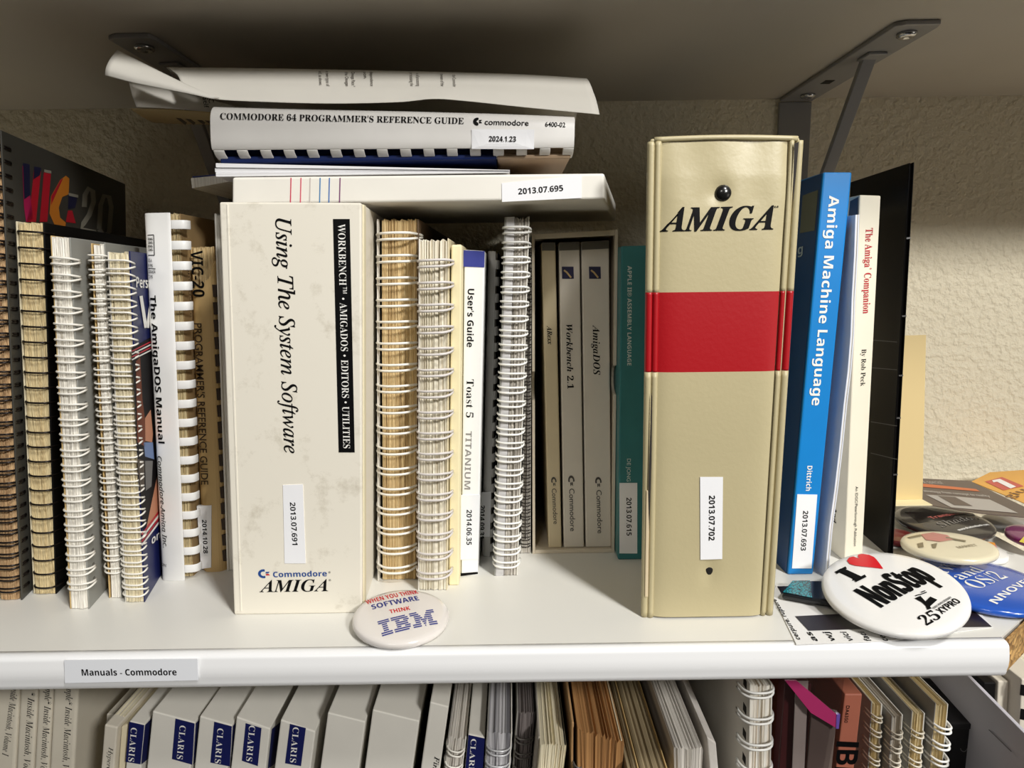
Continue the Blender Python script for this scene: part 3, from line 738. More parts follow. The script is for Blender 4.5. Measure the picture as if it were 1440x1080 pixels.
q = small((824, 772), (859.5, 771), (817.5, 340), (856.5, 338), 'widest of the three slim manuals in the slipcase, with a small dark emblem', SPW)
badge_patch(q, 828, 375)
text('spine_title', q.o, q.front, 'AmigaDOS', (833.5, 457), (834.5, 527.5), 9.5, INK, 'sbi')
maker_mark(q.o, q.front, (836.5, 672), (837.5, 685.5), 9.0, GREYINK); text('maker_name', q.o, q.front, 'Commodore', (838.5, 689), (840.5, 750), 7.2, GREYINK, 'r', weight=.008)

t_b = Bk('paperback_book', 'teal paperback between the slipcase and the tall beige binder', 'book', (869, 787), (908, 787), (873.5, 346), (913, 345), group=GU)
t_b.slab('cover', 0, t_b.w, 0, .19, plain('teal_cover', (52, 122, 124), .4, var=.12, scale=40), bevel=.001)
t_b.pages(.001, t_b.w - .001, .01, .188, P_CREAM, n=10, t1=1.001, topj=.0002)
PALETEXT = plain('pale_teal_ink', (206, 218, 212), .5)
text('spine_title', t_b.o, t_b.front, 'APPLE II\u00ae ASSEMBLY LANGUAGE', (882.5, 374), (882, 514), 5.8, PALETEXT, 'b')
text('spine_title', t_b.o, t_b.front, 'DE JONG', (881.8, 645), (881.3, 677), 5.2, PALETEXT, 'r')
t_b.label([(871, 679), (896, 679), (896, 778), (871, 778)], '2013.07.615', (880.8, 699.5), (881, 753), 7.0)

# ------------------------------------------------------------------ tall beige vinyl box with the red band
VINYL = plain('beige_vinyl', (188, 176, 138), .42, var=.05, scale=14, bump=.10, bscale=420)
v_ = Bk('ring_binder', 'tall padded beige vinyl binder with a broad red band and two dark rivets', 'binder', (903, 869), (1087, 866), (912, 193), (1131, 191), group=GU)
w = v_.w; VD = .23
RBAND = plain('red_vinyl', (168, 14, 24), .38, bump=.08, bscale=420)
ta = .349 + .164; 
def tval(x, y): return (atY(x, y, v_.Y).z) / v_.h
T0, T1 = tval(1000, 522.5), tval(1000, 410.5)
# padded front: a grid with dents along its top edge
def front_relief(k, t):
    h_ = .0016 * (1 - abs(2 * k - 1) ** 8)
    e_ = max(0, 1 - (1 - t) / .075)
    h_ -= e_ * (.0012 + .0014 * math.sin(k * 9.5 + .6) * math.sin(k * 3.1))
    e2 = max(0, 1 - abs(t - .885) / .07)
    h_ += .0005 * e2 * math.sin(k * 14)
    d_ = math.hypot((k - .47) * w, (t - tval(1017, 272)) * v_.h); h_ -= .0016 * math.exp(-(d_ / .006) ** 2)
    d_ = math.hypot((k - .50) * w, (t - tval(999, 803)) * v_.h); h_ -= .0016 * math.exp(-(d_ / .0055) ** 2)
    return h_
ua, ub = .0062, w - .0075
def front_grid(name, t0, t1, rows, m, lift=0.0):
    V = []; Fc = []; NC = 44
    for r in range(rows + 1):
        t = t0 + (t1 - t0) * r / rows
        for c_ in range(NC + 1):
            k = c_ / NC; V.append(v_.P(ua + (ub - ua) * k, -front_relief(k, t) - lift, t))
    for r in range(rows):
        for c_ in range(NC):
            q = r * (NC + 1) + c_; Fc.append((q, q + 1, q + NC + 2, q + NC + 1))
    return part(name, v_.o, V, Fc, m, smooth=True)
v_.slab('spine', 0.0014, w - .0014, .0012, .004, VINYL, t0=.002, t1=.985, bevel=.0012, seg=3)
v_.sk = .23; v_.slab('cover', .0006, .0036, .003, VD, VINYL, bevel=.0012, seg=3)
v_.sk = -.06; v_.slab('cover', w - .0036, w - .0004, .003, VD, VINYL, bevel=.0012, seg=3); v_.sk = 0
g = Geo(); g.pts_box([v_.P(u, y, t) for (u, y) in ((.0105, .02), (.0545, VD - .02), (w - .0085, .02), (w - .0195, VD - .02)) for t in (.03, .95)])
g.make('page_block', v_.o, P_WHITE)
front_grid('front_panel', .004, T0, 30, VINYL); front_grid('red_band', T0, T1, 12, RBAND); front_grid('front_panel', T1, .99, 44, VINYL)
def ridge(name, u, y, rad, t0, t1, m, du=0.0):
    g = Geo(); g.tube([v_.P(u + du * (t / 40), y, t0 + (t1 - t0) * t / 40) for t in range(41)], rad, 10); return g.make(name, v_.o, m, smooth=True)
for (t0, t1, m) in ((.002, T0, VINYL), (T0, T1, RBAND), (T1, .992, VINYL)):
    ridge('seam', .0016, .0016, .0020, t0, t1, m); ridge('seam', .0048, .0008, .0018, t0, t1, m)
    ridge('seam', w - .0016, .0016, .0020, t0, t1, m); ridge('seam', w - .0056, .0008, .0014, t0, t1, m)
g = Geo(); g.tube([v_.P(.003 + (w - .006) * t / 20, .0006 - .0008 * math.sin(math.pi * t / 20), 1.0 - .0045 + .0025 * math.sin(t * .16)) for t in range(21)], .0014, 8)
g.make('top_seam', v_.o, VINYL, smooth=True)
V = [v_.P(w - .0052, -.0016, .985), v_.P(w - .0030, -.0016, .988), v_.P(w - .0034, -.0016, .93), v_.P(w - .0040, -.0014, .862)]
part('open_seam', v_.o, V, [(0, 1, 2, 3)], plain('dark_gap', (38, 32, 28), .8))
V = [v_.P(.0029, -.0014, .50), v_.P(.0034, -.0014, .49), v_.P(.0036, -.0014, .36), v_.P(.0031, -.0014, .20), v_.P(.0022, -.0014, .30)]
part('torn_seam', v_.o, V, [(0, 1, 2, 3, 4)], plain('dark_gap', (38, 32, 28), .8))
v_.slab('torn_flap', .0012, .0030, -.0010, .0002, plain('torn_board', (214, 196, 162), .7), t0=.05, t1=.29, bevel=.0004)
def disc_dome(name, parent, cpt, n, rad, h_, m, rings=6, seg=28):
    n = Vector(n).normalized(); a_ = n.cross(Vector((0, 0, 1))); 
    if a_.length < .1: a_ = n.cross(Vector((0, 1, 0)))
    a_.normalize(); b_ = n.cross(a_); V = []; Fc = []
    for q in range(rings + 1):
        rr = rad * math.cos(math.pi / 2 * q / rings); hh = h_ * math.sin(math.pi / 2 * q / rings)
        for s_ in range(seg):
            w_ = 2 * math.pi * s_ / seg; V.append(Vector(cpt) + a_ * rr * math.cos(w_) + b_ * rr * math.sin(w_) + n * hh)
    for q in range(rings):
        for s_ in range(seg): Fc.append((q * seg + s_, q * seg + (s_ + 1) % seg, (q + 1) * seg + (s_ + 1) % seg, (q + 1) * seg + s_))
    Fc.append(tuple(range(seg)))
    return part(name, parent, V, Fc, m, smooth=True)
cr = atY(1017, 272, v_.Y); disc_dome('rivet', v_.o, cr + Vector((0, .0004, 0)), (0, -1, 0), .0046, .0034, plain('black_rivet', (26, 25, 24), .25, coat=.4), label=None) if False else disc_dome('rivet', v_.o, cr + Vector((0, .0004, 0)), (0, -1, 0), .0046, .0034, plain('black_rivet', (26, 25, 24), .25, coat=.4))
cr = atY(999, 803, v_.Y); disc_dome('rivet', v_.o, cr + Vector((0, .0006, 0)), (0, -1, 0), .0042, .0012, plain('dull_black_rivet', (22, 18, 15), .5))
pv = Plane(v_.front.p, (1, 0, 0), v_.front.ez)
cu_ = (ua + ub) / 2 - w / 2
def vr(u, v):
    t = .5 + v / v_.h; ww = (v_.c[3].x - v_.c[2].x) * t + w * (1 - t)
    xm = v_.c[0].lerp(v_.c[2], t).x; x = pv.p.x + u; k = ((x - xm) / ww * w - ua) / (ub - ua)
    return front_relief(min(1, max(0, k)), t)
pv.p = v_.front.p.copy(); pv.relief = vr; pv.eps = .0003
for dx in (-.7, .7): text('logo', v_.o, pv, 'AMIGA', (928 + dx, 326), (1085 + dx, 323), 33, INK, 'sbi', slant=.08, lift=.00003 + dx * .00002)
text('logo', v_.o, pv, '\u2122', (1082.5, 295.5), (1093, 294.5), 4.6, INK, 'r')
k = patch('sticker', v_.o, pv, [(983, 669), (1015, 669), (1014, 784), (983.5, 785)], STICKER, lift=.0002)
text('number', k, pv, '2013.07.702', (995.5, 695), (995, 758), 8.2, INK, 'b', lift=.0004)

# ------------------------------------------------------------------ books at the bright end
u_ = Bk('paperback_book', 'bright blue paperback with white title leaning beside the tall beige binder', 'book', (1108, 808), (1143.5, 808), (1158, 242), (1198.5, 242), group=GU)
w = u_.w
BLUE = plain('blue_cover', (14, 128, 204), .38, var=.04)
u_.slab('cover', 0, w, 0, .2, BLUE, bevel=.001)
u_.pages(.001, w - .001, .01, .198, P_WHITE, n=10, t1=1.0005, topj=.0002)
DKBLUE = plain('shaded_cover_blue', (12, 62, 118), .4)
su = u_.side(0, right=False); su.eps = .0004
patch('cover_overlay', u_.o, su, [(1156.5, 244), (1120, 258), (1080, 800), (1106.5, 806)], DKBLUE)  # shade on the left cover, painted as a darker blue
patch('cover_overlay', u_.o, su, [(1152, 267), (1130, 275), (1126, 328), (1147, 324)], plain('cover_picture_olive', (92, 98, 92), .5), lift=.0002)
text('cover_overlay', u_.o, su, 'g', (1123, 358), (1130, 356), 12, plain('pale_blue_ink', (150, 170, 190), .5), 'b', lift=.0002)
text('spine_title', u_.o, u_.front, 'Amiga Machine Language', (1166, 275), (1141, 570), 14, WHITE_INK, 'b', weight=.016)
text('spine_title', u_.o, u_.front, 'Dittrich', (1135.2, 655), (1133, 690), 7.0, WHITE_INK, 'b')
u_.label([(1121, 695), (1149, 695.5), (1141, 799), (1113.5, 799)], '2013.07.693', (1129, 718), (1125.5, 774), 7.2)

# bent magazine: an S-shaped sheaf, extruded back
xm = [(1206, 302), (1204, 360), (1200.5, 420), (1199, 470), (1195, 520), (1189, 570), (1183, 630), (1176, 690), (1169, 740), (1164, 795), (1162, 818)]
Ym = .392
mo = empty('magazine', (atY(1162, 818, Ym).x, Ym, 0), 'white magazine bowed between the blue paperback and the cream one', 'magazine', GU)
def sheaf(name, dx0, dx1, y0, y1, m, bow=0.0):
    V = []; Fc = []; n = len(xm)
    for (x, y) in xm:
        p = atY(x, y, Ym); p.z = max(p.z, 0.0)
        for dx in (dx0, dx1):
            for yy in (y0, y1): V.append(Vector((p.x + dx + (bow if yy == y1 else 0), Ym + yy, p.z)))
    for q in range(n - 1):
        e = q * 4; Fc += [(e, e + 1, e + 5, e + 4), (e + 2, e + 6, e + 7, e + 3), (e, e + 4, e + 6, e + 2), (e + 1, e + 3, e + 7, e + 5)]
    Fc += [(0, 2, 3, 1), (4 * n - 4, 4 * n - 3, 4 * n - 1, 4 * n - 2)]
    return part(name, mo, V, Fc, m, smooth=False)
sheaf('cover', -.0012, -.0004, 0, .17, plain('cool_white_gloss', (226, 230, 240), .3))
sheaf('page_block', -.0004, .0004, .0004, .168, P_WHITE)
sheaf('cover', .0004, .0010, 0, .17, plain('cool_white_gloss', (226, 230, 240), .3))
sm = Plane(atY(1163, 760, Ym) + Vector((.0011, 0, 0)), (0, 1, 0), (.15, 0, 1)); sm.eps = .0003

w_ = Bk('paperback_book', 'cream paperback with a red title, standing before the black folder', 'book', (1187, 790), (1212.5, 789), (1209, 274), (1239, 275), group=GU)
w = w_.w
w_.slab('cover', 0, w, 0, .19, plain('ivory_cover', (238, 230, 208), .5, var=.03), bevel=.0008)
w_.pages(.001, w - .001, .01, .188, P_CREAM, n=10, t1=1.0005, topj=.0002)
text('spine_title', w_.o, w_.front, 'The Amiga\u02da Companion', (1217.5, 321), (1213.5, 441), 9.8, plain('crimson_ink', (184, 26, 38), .5), 'sb', weight=.004)
text('spine_title', w_.o, w_.front, 'By Rob Peck', (1211.8, 491), (1210, 543), 6.4, INK, 'sb', weight=-.018)
text('spine_title', w_.o, w_.front, 'An IDGC/Peterborough Publication', (1203, 684), (1200.5, 768), 3.6, INK, 'r')
sw = w_.side(0, right=False); sw.eps = .0003
patch('cover_overlay', w_.o, sw, [(1207.5, 277), (1196, 283), (1194, 303), (1207, 303)], plain('slate_print', (74, 80, 90), .5))
text('cover_overlay', w_.o, sw, 'And', (1172, 712), (1171, 732), 5, INK, 'b')

x_ = Bk('folder', 'tall black glossy folder standing open behind the cream paperback', 'folder', (1248, 782), (1256, 780), (1279, 229), (1286, 228), group=GU, sk=.08)
w = x_.w
BLK = plain('black_gloss', (9, 8, 8), .3, spec=.15)
x_.slab('cover', 0, .0009, 0, .085, BLK, bevel=.0003); x_.slab('cover', w - .0009, w, 0, .085, BLK, bevel=.0003)
x_.pages(.001, w - .001, .002, .083, plain('dark_sheets', (40, 38, 36), .6), n=6)
for t in (.22, .37, .48, .63, .82): x_.slab('staple', w - .003, w + .0001, -.0002, .0012, STEEL, t0=t, t1=t + .004, bevel=0)
sx = x_.side(0, right=False)
for (y0, y1) in ((593, 599), (637, 646), (478, 481), (517, 520)): stroke(x_.o, sx, [(1225, y0), (1262, y1)], 1.0, plain('crease_grey', (82, 82, 84), .3), 'crease')
# ------------------------------------------------------------------ the pile lying on top of the manuals
z_t = i.h + .0008
Yb = atZ(510, 288, z_t).y
bx = Bk('cardboard_box', 'flat white cardboard box with thin coloured stripes and a number sticker, across the manuals', 'box', (326, 291), (850, 287), (326, 249), (850, 243.5), Y=Yb, group=GP, zb=z_t, stand=False, sk=.2)
bx.c[0].z = bx.c[1].z = max(i.c[2].z, i.c[3].z) + .0012
bx.slab('body', 0, bx.w, 0, .15, plain('white_box_card', (236, 232, 222), .5, var=.05, scale=20), bevel=.0014, seg=3)
pl = bx.front
for (x, m) in ((409, (206, 60, 90)), (423, (214, 90, 110)), (436, (200, 190, 184)), (450, (70, 130, 180)), (463, (60, 110, 180)), (478, (120, 60, 110))):
    stroke(bx.o, pl, [(x + .5, 250), (x - .5, 289)], 1.5, plain('stripe_%d' % x, m, .5), 'stripe')
k = patch('sticker', bx.o, pl, [(705.5, 257.5), (818, 246.5), (818, 278.5), (706, 284)], STICKER, lift=.0001)
text('number', k, pl, '2013.07.695', (729, 273.5), (792, 268.5), 8.2, INK, 'b', lift=.0003)
ztop = lambda b_: (b_.c[2].z + b_.c[3].z) / 2
bk_ = Bk('stapled_booklet', 'thin white sheaf between the flat white box and the comb-bound guide', 'paper', (303.5, 250), (716, 244.5), (302.5, 229.5), (716, 239), Y=Yb + .0005, group=GP, zb=ztop(bx), stand=False)
bk_.c[0].z = bk_.c[1].z = max(bx.c[2].z, bx.c[3].z) + .0003
bk_.slab('lower_sheets', 0, bk_.w, 0, .13, paper_edges('stacked_sheet_edges', (240, 240, 242), (196, 194, 194), 700, axis='Z'), bevel=.0003, t0=0, t1=.32)
bk_.slab('middle_sheets', -.0006, bk_.w, .0006, .13, paper_edges('stacked_sheet_edges', (240, 240, 242), (196, 194, 194), 700, axis='Z'), bevel=.0003, t0=.34, t1=.66)
bk_.slab('upper_sheets', .0004, bk_.w + .0004, -.0004, .13, paper_edges('stacked_sheet_edges', (240, 240, 242), (196, 194, 194), 700, axis='Z'), bevel=.0003, t0=.68, t1=1)

def small_slab(name, label, cat, px, Y, depth, yaw, mats, group=GP):
    """a booklet lying flat: px = BL BR TL TR of its front edge"""
    q = Bk(name, label, cat, *px, Y=Y, group=group, zb=atY(*px[0], Y).z, stand=False)
    return q
q = Bk('stapled_booklet', 'small blue-covered booklet sticking out past the end of the flat white box', 'booklet', (270, 265), (330, 254), (268, 248), (330, 243), Y=Yb + .045, group=GP, zb=atY(270, 265, Yb + .045).z, stand=False)
q.slab('page_block', 0, q.w, 0, .1, P_WHITE, t0=0, t1=.86, bevel=.0002)
q.slab('cover', .001, q.w, .0, .1, plain('dark_blue_cover', (34, 44, 104), .4), t0=.88, t1=1.0, bevel=.0002)

# comb-bound guide lying on its back, spine to the front
c64 = Bk('comb_bound_manual', 'white comb-bound programming guide lying flat under the curled paper sheets', 'book', (302, 232), (806, 238), (299.5, 146), (808, 160), Y=Yb + .001, group=GP, zb=ztop(bk_), stand=False)
c64.c[0].z = c64.c[1].z = max(bk_.c[2].z, bk_.c[3].z) + .0004
CH = c64.h = (c64.c[2].z - c64.c[0].z + c64.c[3].z - c64.c[1].z) / 2
class Lying:
    def __init__(s, b): s.b = b; s.o = b.o
    def P(s, u, y, t): return s.b.P(t * s.b.w, y, 1 - u / CH)
ly = Lying(c64)
GUIDEWHITE = plain('soiled_white_spine', (226, 223, 218), .42, var=.12, scale=16)
c64.slab('page_block', .003, c64.w - .004, .012, .15, P_CREAM, t0=.12, t1=.94)
c64.slab('cover', .002, c64.w * .785, .0022, .16, plain('deep_blue_cover', (20, 36, 84), .5, spec=.2), t0=.0, t1=.125, bevel=.001)
c64.slab('cover_turnup', .002, c64.w * .785, .0045, .008, plain('deep_blue_cover', (20, 36, 84), .5), t0=.125, t1=.26, bevel=.0005)
c64.slab('cover', c64.w * .787, c64.w - .001, .0022, .16, plain('brown_tan_cover', (176, 150, 122), .5), t0=.0, t1=.125, bevel=.002)
c64.slab('cover_turnup', c64.w * .787, c64.w - .002, .0045, .008, plain('brown_tan_cover', (176, 150, 122), .5), t0=.125, t1=.26, bevel=.0005)
comb(ly, 'comb', GUIDEWHITE, 0, CH * .95, CH * .80, 16, .018, .985, .46, .0045, .012)
cp = Plane(c64.front.p, c64.c[3] - c64.c[2], (0, 0, 1))
cp.p = (c64.c[0] + c64.c[1] + c64.c[2] + c64.c[3]) / 4
c2 = comb_curve(CH * .475, .0045, .012)
cp.relief = lambda u, v: c2(v - CH * .025) + .0002
text('spine_title', c64.o, cp, "COMMODORE 64 PROGRAMMER'S REFERENCE GUIDE", (315, 170.5), (653, 177), 9.0, INK, 'sb', weight=.006)
maker_mark(c64.o, cp, (667, 179), (678.5, 179.2), 11.5)
text('maker_name', c64.o, cp, 'commodore', (682, 178), (743, 179.5), 8.0, INK, 'r', weight=.01)
text('spine_print', c64.o, cp, '6400-02', (766, 180.5), (794, 181.5), 6.6, INK, 'r', weight=.01)
k = patch('sticker', c64.o, cp, [(664, 184.5), (751, 185), (750.5, 212), (664, 211.5)], STICKER, lift=.0002)
text('number', k, cp, '2024.1.23', (688, 201.5), (725.5, 202), 7.2, INK, 'b', lift=.0006)

# curled sheets of paper on the very top
PAPER = plain('printer_paper', (228, 224, 214), .7, var=.03)
PTEXT = plain('faded_print', (84, 76, 68), .8)
def sheet(name, o, rows, m, nu=6, nv=8, th=.0003):
    """rows: list of edges, each a list of world points; lofted smoothly"""
    def cr(p, t):
        n = len(p) - 1; f_ = t * n; a_ = min(int(f_), n - 1); u = f_ - a_
        p0, p1, p2, p3 = p[max(a_ - 1, 0)], p[a_], p[a_ + 1], p[min(a_ + 2, n)]
        return .5 * ((2 * p1) + (p2 - p0) * u + (2 * p0 - 5 * p1 + 4 * p2 - p3) * u * u + (3 * p1 - p0 - 3 * p2 + p3) * u ** 3)
    NU = (len(rows[0]) - 1) * nu; NV = (len(rows) - 1) * nv
    lines = [[cr(r, a_ / NU) for a_ in range(NU + 1)] for r in rows]
    V = []; Fc = []
    for b_ in range(NV + 1):
        for a_ in range(NU + 1): V.append(cr([l_[a_] for l_ in lines], b_ / NV))
    for b_ in range(NV):
        for a_ in range(NU):
            q = b_ * (NU + 1) + a_; Fc.append((q, q + 1, q + NU + 2, q + NU + 1))
    return part(name, o, V, Fc, m, smooth=True, solid=th)
Ys = Yb - .004
ctop = max(c64.c[2].z, c64.c[3].z)
so = empty('paper_sheet', (0.0, Yb + .04, ctop + .003), 'top paper sheet curling up at its far corner, lying on the comb-bound guide', 'paper', GP)
front = [(258, 128), (300, 139), (380, 143.5), (470, 145.5), (560, 143.5), (610, 139), (660, 142.5), (740, 151), (843, 161)]
mid = [(250, 106), (296, 113), (378, 116), (468, 118), (560, 119), (612, 120), (662, 121), (742, 125), (836, 134)]
ridge_ = [(236, 97), (290, 96.5), (375, 97.5), (465, 99), (560, 101), (612, 102), (664, 103.5), (742, 106), (823, 111)]
R0 = [atY(x, y, Ys) for x, y in front]; R1 = [atY(x, y, Ys + .011) for x, y in mid]; R2 = [atY(x, y, Ys + .032) for x, y in ridge_]
R3 = [Vector((p.x, Ys + .075, p.z - .006)) for p in R2]; R4 = [Vector((p.x, Ys + .13, p.z - .022)) for p in R2]
sheet_part = sheet('page', so, [R0, R1, R2, R3, R4], PAPER)
fl = [[(148, 106), (186, 116), (226, 124), (262, 131), (300, 139)], [(149, 96), (187, 108), (226, 118), (264, 128.5), (302, 138.6)], [(155, 83), (192, 98), (230, 112), (267, 125.5), (305, 138.0)], [(165, 70.5), (200, 88), (236, 106), (272, 123), (309, 137.6)]]
dY = (0, -.001, .002, .010)
sheet('curled_corner', so, [[atY(x, y, Ys - .001 + dY[k_i] * (1 - j_ / 4)) for j_, (x, y) in enumerate(r)] for k_i, r in enumerate(fl)], PAPER, nu=4, nv=4)
from mathutils.bvhtree import BVHTree
def col_text(x, y0, y1, s_, o=None, cap=5.0):
    """a line of print running down the curved sheet, laid on its surface"""
    me = sheet_part.data; org = root_loc(sheet_part)
    tree = BVHTree.FromPolygons([v.co + org for v in me.vertices], [p.vertices for p in me.polygons])
    v, f_ = flat_text(s_, 'r'); x0 = min(q[0] for q in v); x1 = max(q[0] for q in v); P = []
    for q in v:
        k = (q[0] - x0) / (x1 - x0); hx = q[1] / cap_height('r') * cap
        d = ray(x + hx + k, y0 + (y1 - y0) * k).normalized(); h_, n__, i__, t__ = tree.ray_cast(CO, d)
        if h_ is None: return
        if n__.dot(d) > 0: n__ = -n__
        P.append(h_ + n__ * .0004)
    part('print', so, P, f_, PTEXT)
for (x, y0, y1, s_) in ((448, 101, 121, 'ed, as shown.'), (458, 101, 122, 'e two types of'), (485, 102, 122, 'the Omegan'), (494, 102, 123, 'Omega Race.*'), (511, 102, 112, 'son.'), (520, 102, 122, 'dependence'), (576, 103, 122, 'processing the'), (585, 104, 122, 'e of processing'), (619, 105, 122, 'tween of the'), (636, 106, 123, 'the Commodor')):
    col_text(x, y0, y1, s_)
s2 = empty('paper_sheet', (atY(240, 140, Yb + .02).x, Yb + .02, c64.c[2].z - .004), 'bent printed sheet drooping past the end of the comb-bound guide', 'paper', GP)
e0 = [(192, 150.5), (232, 152), (272, 155), (330, 160)]; e1 = [(186, 134), (230, 138), (272, 143), (330, 150)]; e2 = [(181, 114), (220, 121), (252, 129), (296, 141)]; e3 = [(181, 104), (210, 113), (236, 121), (270, 134)]
sheet('page', s2, [[atY(x, y, Yb + .012 + dy) for x, y in e] for e, dy in ((e0, .0), (e1, .004), (e2, .016), (e3, .05))], PAPER)
sp2 = Plane(atY(288, 145, Yb + .013), (1, 0, 0), (0, .2, 1))
text('print', s2, sp2, 'Self', (286, 138), (288, 153), 7, INK, 'r', lift=.0006); text('print', s2, sp2, 'C', (294, 140), (295, 146), 7, INK, 'r', lift=.0006)
s3 = empty('paper_sheet', (atY(240, 160, Yb + .03).x, Yb + .03, c64.c[2].z - .012), 'yellowed printed sheet seen from below, under the bent white sheet', 'paper', GP)
YP = plain('yellowed_paper', (196, 176, 130), .8)
f0 = [(184, 153), (230, 153.5), (270, 156), (330, 160)]; f1 = [(198, 163), (240, 165), (280, 168), (330, 171)]; f2 = [(214, 172), (250, 174), (290, 175), (330, 177)]
sheet('page', s3, [[atY(x, y, Yb + .016 + dy) for x, y in e] for e, dy in ((f0, 0), (f1, .03), (f2, .065))], YP)
g3 = Plane(atY(270, 165, Yb + .046), (1, 0, 0), (0, -.6, .25)); g3.eps = .0006
for x in (240, 252, 266, 276, 285): stroke(s3, g3, [(x, 157), (x + 22, 173)], 4, plain('print_block', (96, 84, 66), .8), 'print')

# ------------------------------------------------------------------ round badges, leaflets and cards
class Badge:
    def __init__(s, label, c, nn, R, face, rim=None, dome=.075, th=.0045, gloss=True, name='round_badge', zmin=None):
        c = Vector(c); s.n = Vector((nn[0], nn[1], 1)).normalized()
        s.ex = Vector((1, 0, 0)); s.ex = (s.ex - s.n * s.ex.dot(s.n)).normalized(); s.ey = s.n.cross(s.ex)
        s.c = c; s.R = R; s.hd = dome * R
        s.o = empty(name, c - s.n * th, label, 'badge', GB)
        prof = [(R * .93, -th * .9), (R * .985, -th * .8), (R, -th * .5), (R * .99, -th * .2)]
        NR = 10; NS = 72
        top = [(R * .965 * (1 - k / NR), 0) for k in range(NR)]
        V = []; Fc = []
        def hgt(r): return s.hd * (1 - (r / R) ** 2.6) - th * .06
        pr = prof + [(r, hgt(r)) for r, _ in top]
        for (r, h_) in pr:
            for q in range(NS):
                w_ = 2 * math.pi * q / NS; V.append(s.pt(r * math.cos(w_), r * math.sin(w_), h_))
        V.append(s.pt(0, 0, hgt(0))); n = len(pr)
        for r in range(n - 1):
            for q in range(NS): Fc.append((r * NS + q, r * NS + (q + 1) % NS, (r + 1) * NS + (q + 1) % NS, (r + 1) * NS + q))
        for q in range(NS): Fc.append(((n - 1) * NS + q, (n - 1) * NS + (q + 1) % NS, len(V) - 1))
        part('face', s.o, V, Fc, face, smooth=True)
        # tinned back with its folded lip
        g = Geo(); NSb = 48; Vb = []; Fb = []
        for (r, h_) in ((R * .93, -th * .9), (R * .86, -th), (R * .84, -th * .7), (R * .2, -th * .6)):
            for q in range(NSb):
                w_ = 2 * math.pi * q / NSb; Vb.append(s.pt(r * math.cos(w_), r * math.sin(w_), h_))
        for r in range(3):
            for q in range(NSb): Fb.append((r * NSb + q, r * NSb + (q + 1) % NSb, (r + 1) * NSb + (q + 1) % NSb, (r + 1) * NSb + q))
        Fb.append(tuple(range(3 * NSb, 4 * NSb)))
        part('back', s.o, Vb, Fb, rim or STEEL, smooth=False)
        s.pl = Plane(c, s.ex, s.ey, relief=lambda u, w_: hgt(min(R * .98, math.hypot(u, w_))) , eps=.00022)
        s.low = min(q.z for q in V)
    def pt(s, x, y, h): return s.c + s.ex * x + s.ey * y + s.n * h
GW = plain('white_gloss_badge', (238, 236, 232), .22, coat=.5)
def report(b, nm): print('BADGE', nm, 'low z %.4f' % b.low, 'c', [round(q, 4) for q in b.c], 'tilt', round(math.degrees(math.acos(b.n.z)), 1))

ib = Badge('glossy white badge with red and blue print leaning against the cream binder foot', (-.0640, .3415, .0062), (.045, -.0695), .0268, plain('pearl_gloss_badge', (224, 218, 212), .2, coat=.5))
report(ib, 'ibm')
REDB = plain('badge_red', (206, 40, 48), .35); BLUEB = plain('badge_blue', (36, 48, 130), .35)
text('lettering', ib.o, ib.pl, 'WHEN YOU THINK', (516, 851), (589, 836), 7, REDB, 'b')
text('lettering', ib.o, ib.pl, 'SOFTWARE', (524, 860), (590, 847), 7.4, BLUEB, 'b')
text('lettering', ib.o, ib.pl, 'THINK', (549, 867), (577.5, 861.5), 5.4, REDB, 'b')
# striped letters: eight bars cut from block serif capitals
def bars(pl, parent, p0, ux, uy, m):
    """p0 lower-left picture point, ux one letter-row width vector, uy the height vector"""
    I_ = [(0, 1)] * 2 + [(.28, .72)] * 4 + [(0, 1)] * 2
    B_ = [[(0, .86)], [(0, .97)], [(.2, .45), (.68, 1)], [(.2, .9)], [(.2, .9)], [(.2, .45), (.68, 1)], [(0, .97)], [(0, .86)]]
    M_ = [[(0, .3), (.7, 1)], [(0, .35), (.65, 1)], [(.14, .41), (.59, .86)], [(.14, .46), (.54, .86)], [(.14, .34), (.37, .63), (.66, .86)], [(.14, .34), (.42, .58), (.66, .86)], [(0, .34), (.45, .55), (.66, 1)], [(0, .34), (.48, .52), (.66, 1)]]
    V = []; Fc = []
    def add(x0, x1, r):
        for (x, y) in ((x0, r / 8 + .02), (x1, r / 8 + .02), (x1, r / 8 + .09), (x0, r / 8 + .09)):
            px = (p0[0] + ux[0] * x + uy[0] * y, p0[1] + ux[1] * x + uy[1] * y); w_ = pl.uv(*px); V.append(pl.pt(w_.x, w_.y, .0001))
        n_ = len(V); Fc.append((n_ - 4, n_ - 3, n_ - 2, n_ - 1))
    for r in range(8):
        q = 7 - r; a_, b_ = I_[q]; add(a_ * .20, b_ * .20, r)
        for a_, b_ in B_[q]: add(.235 + a_ * .30, .235 + b_ * .30, r)
        for a_, b_ in M_[q]: add(.57 + a_ * .43, .57 + b_ * .43, r)
    return part('striped_letters', parent, V, Fc, m)
bars(ib.pl, ib.o, (538, 897), (78, -18), (-7.5, -20), BLUEB)

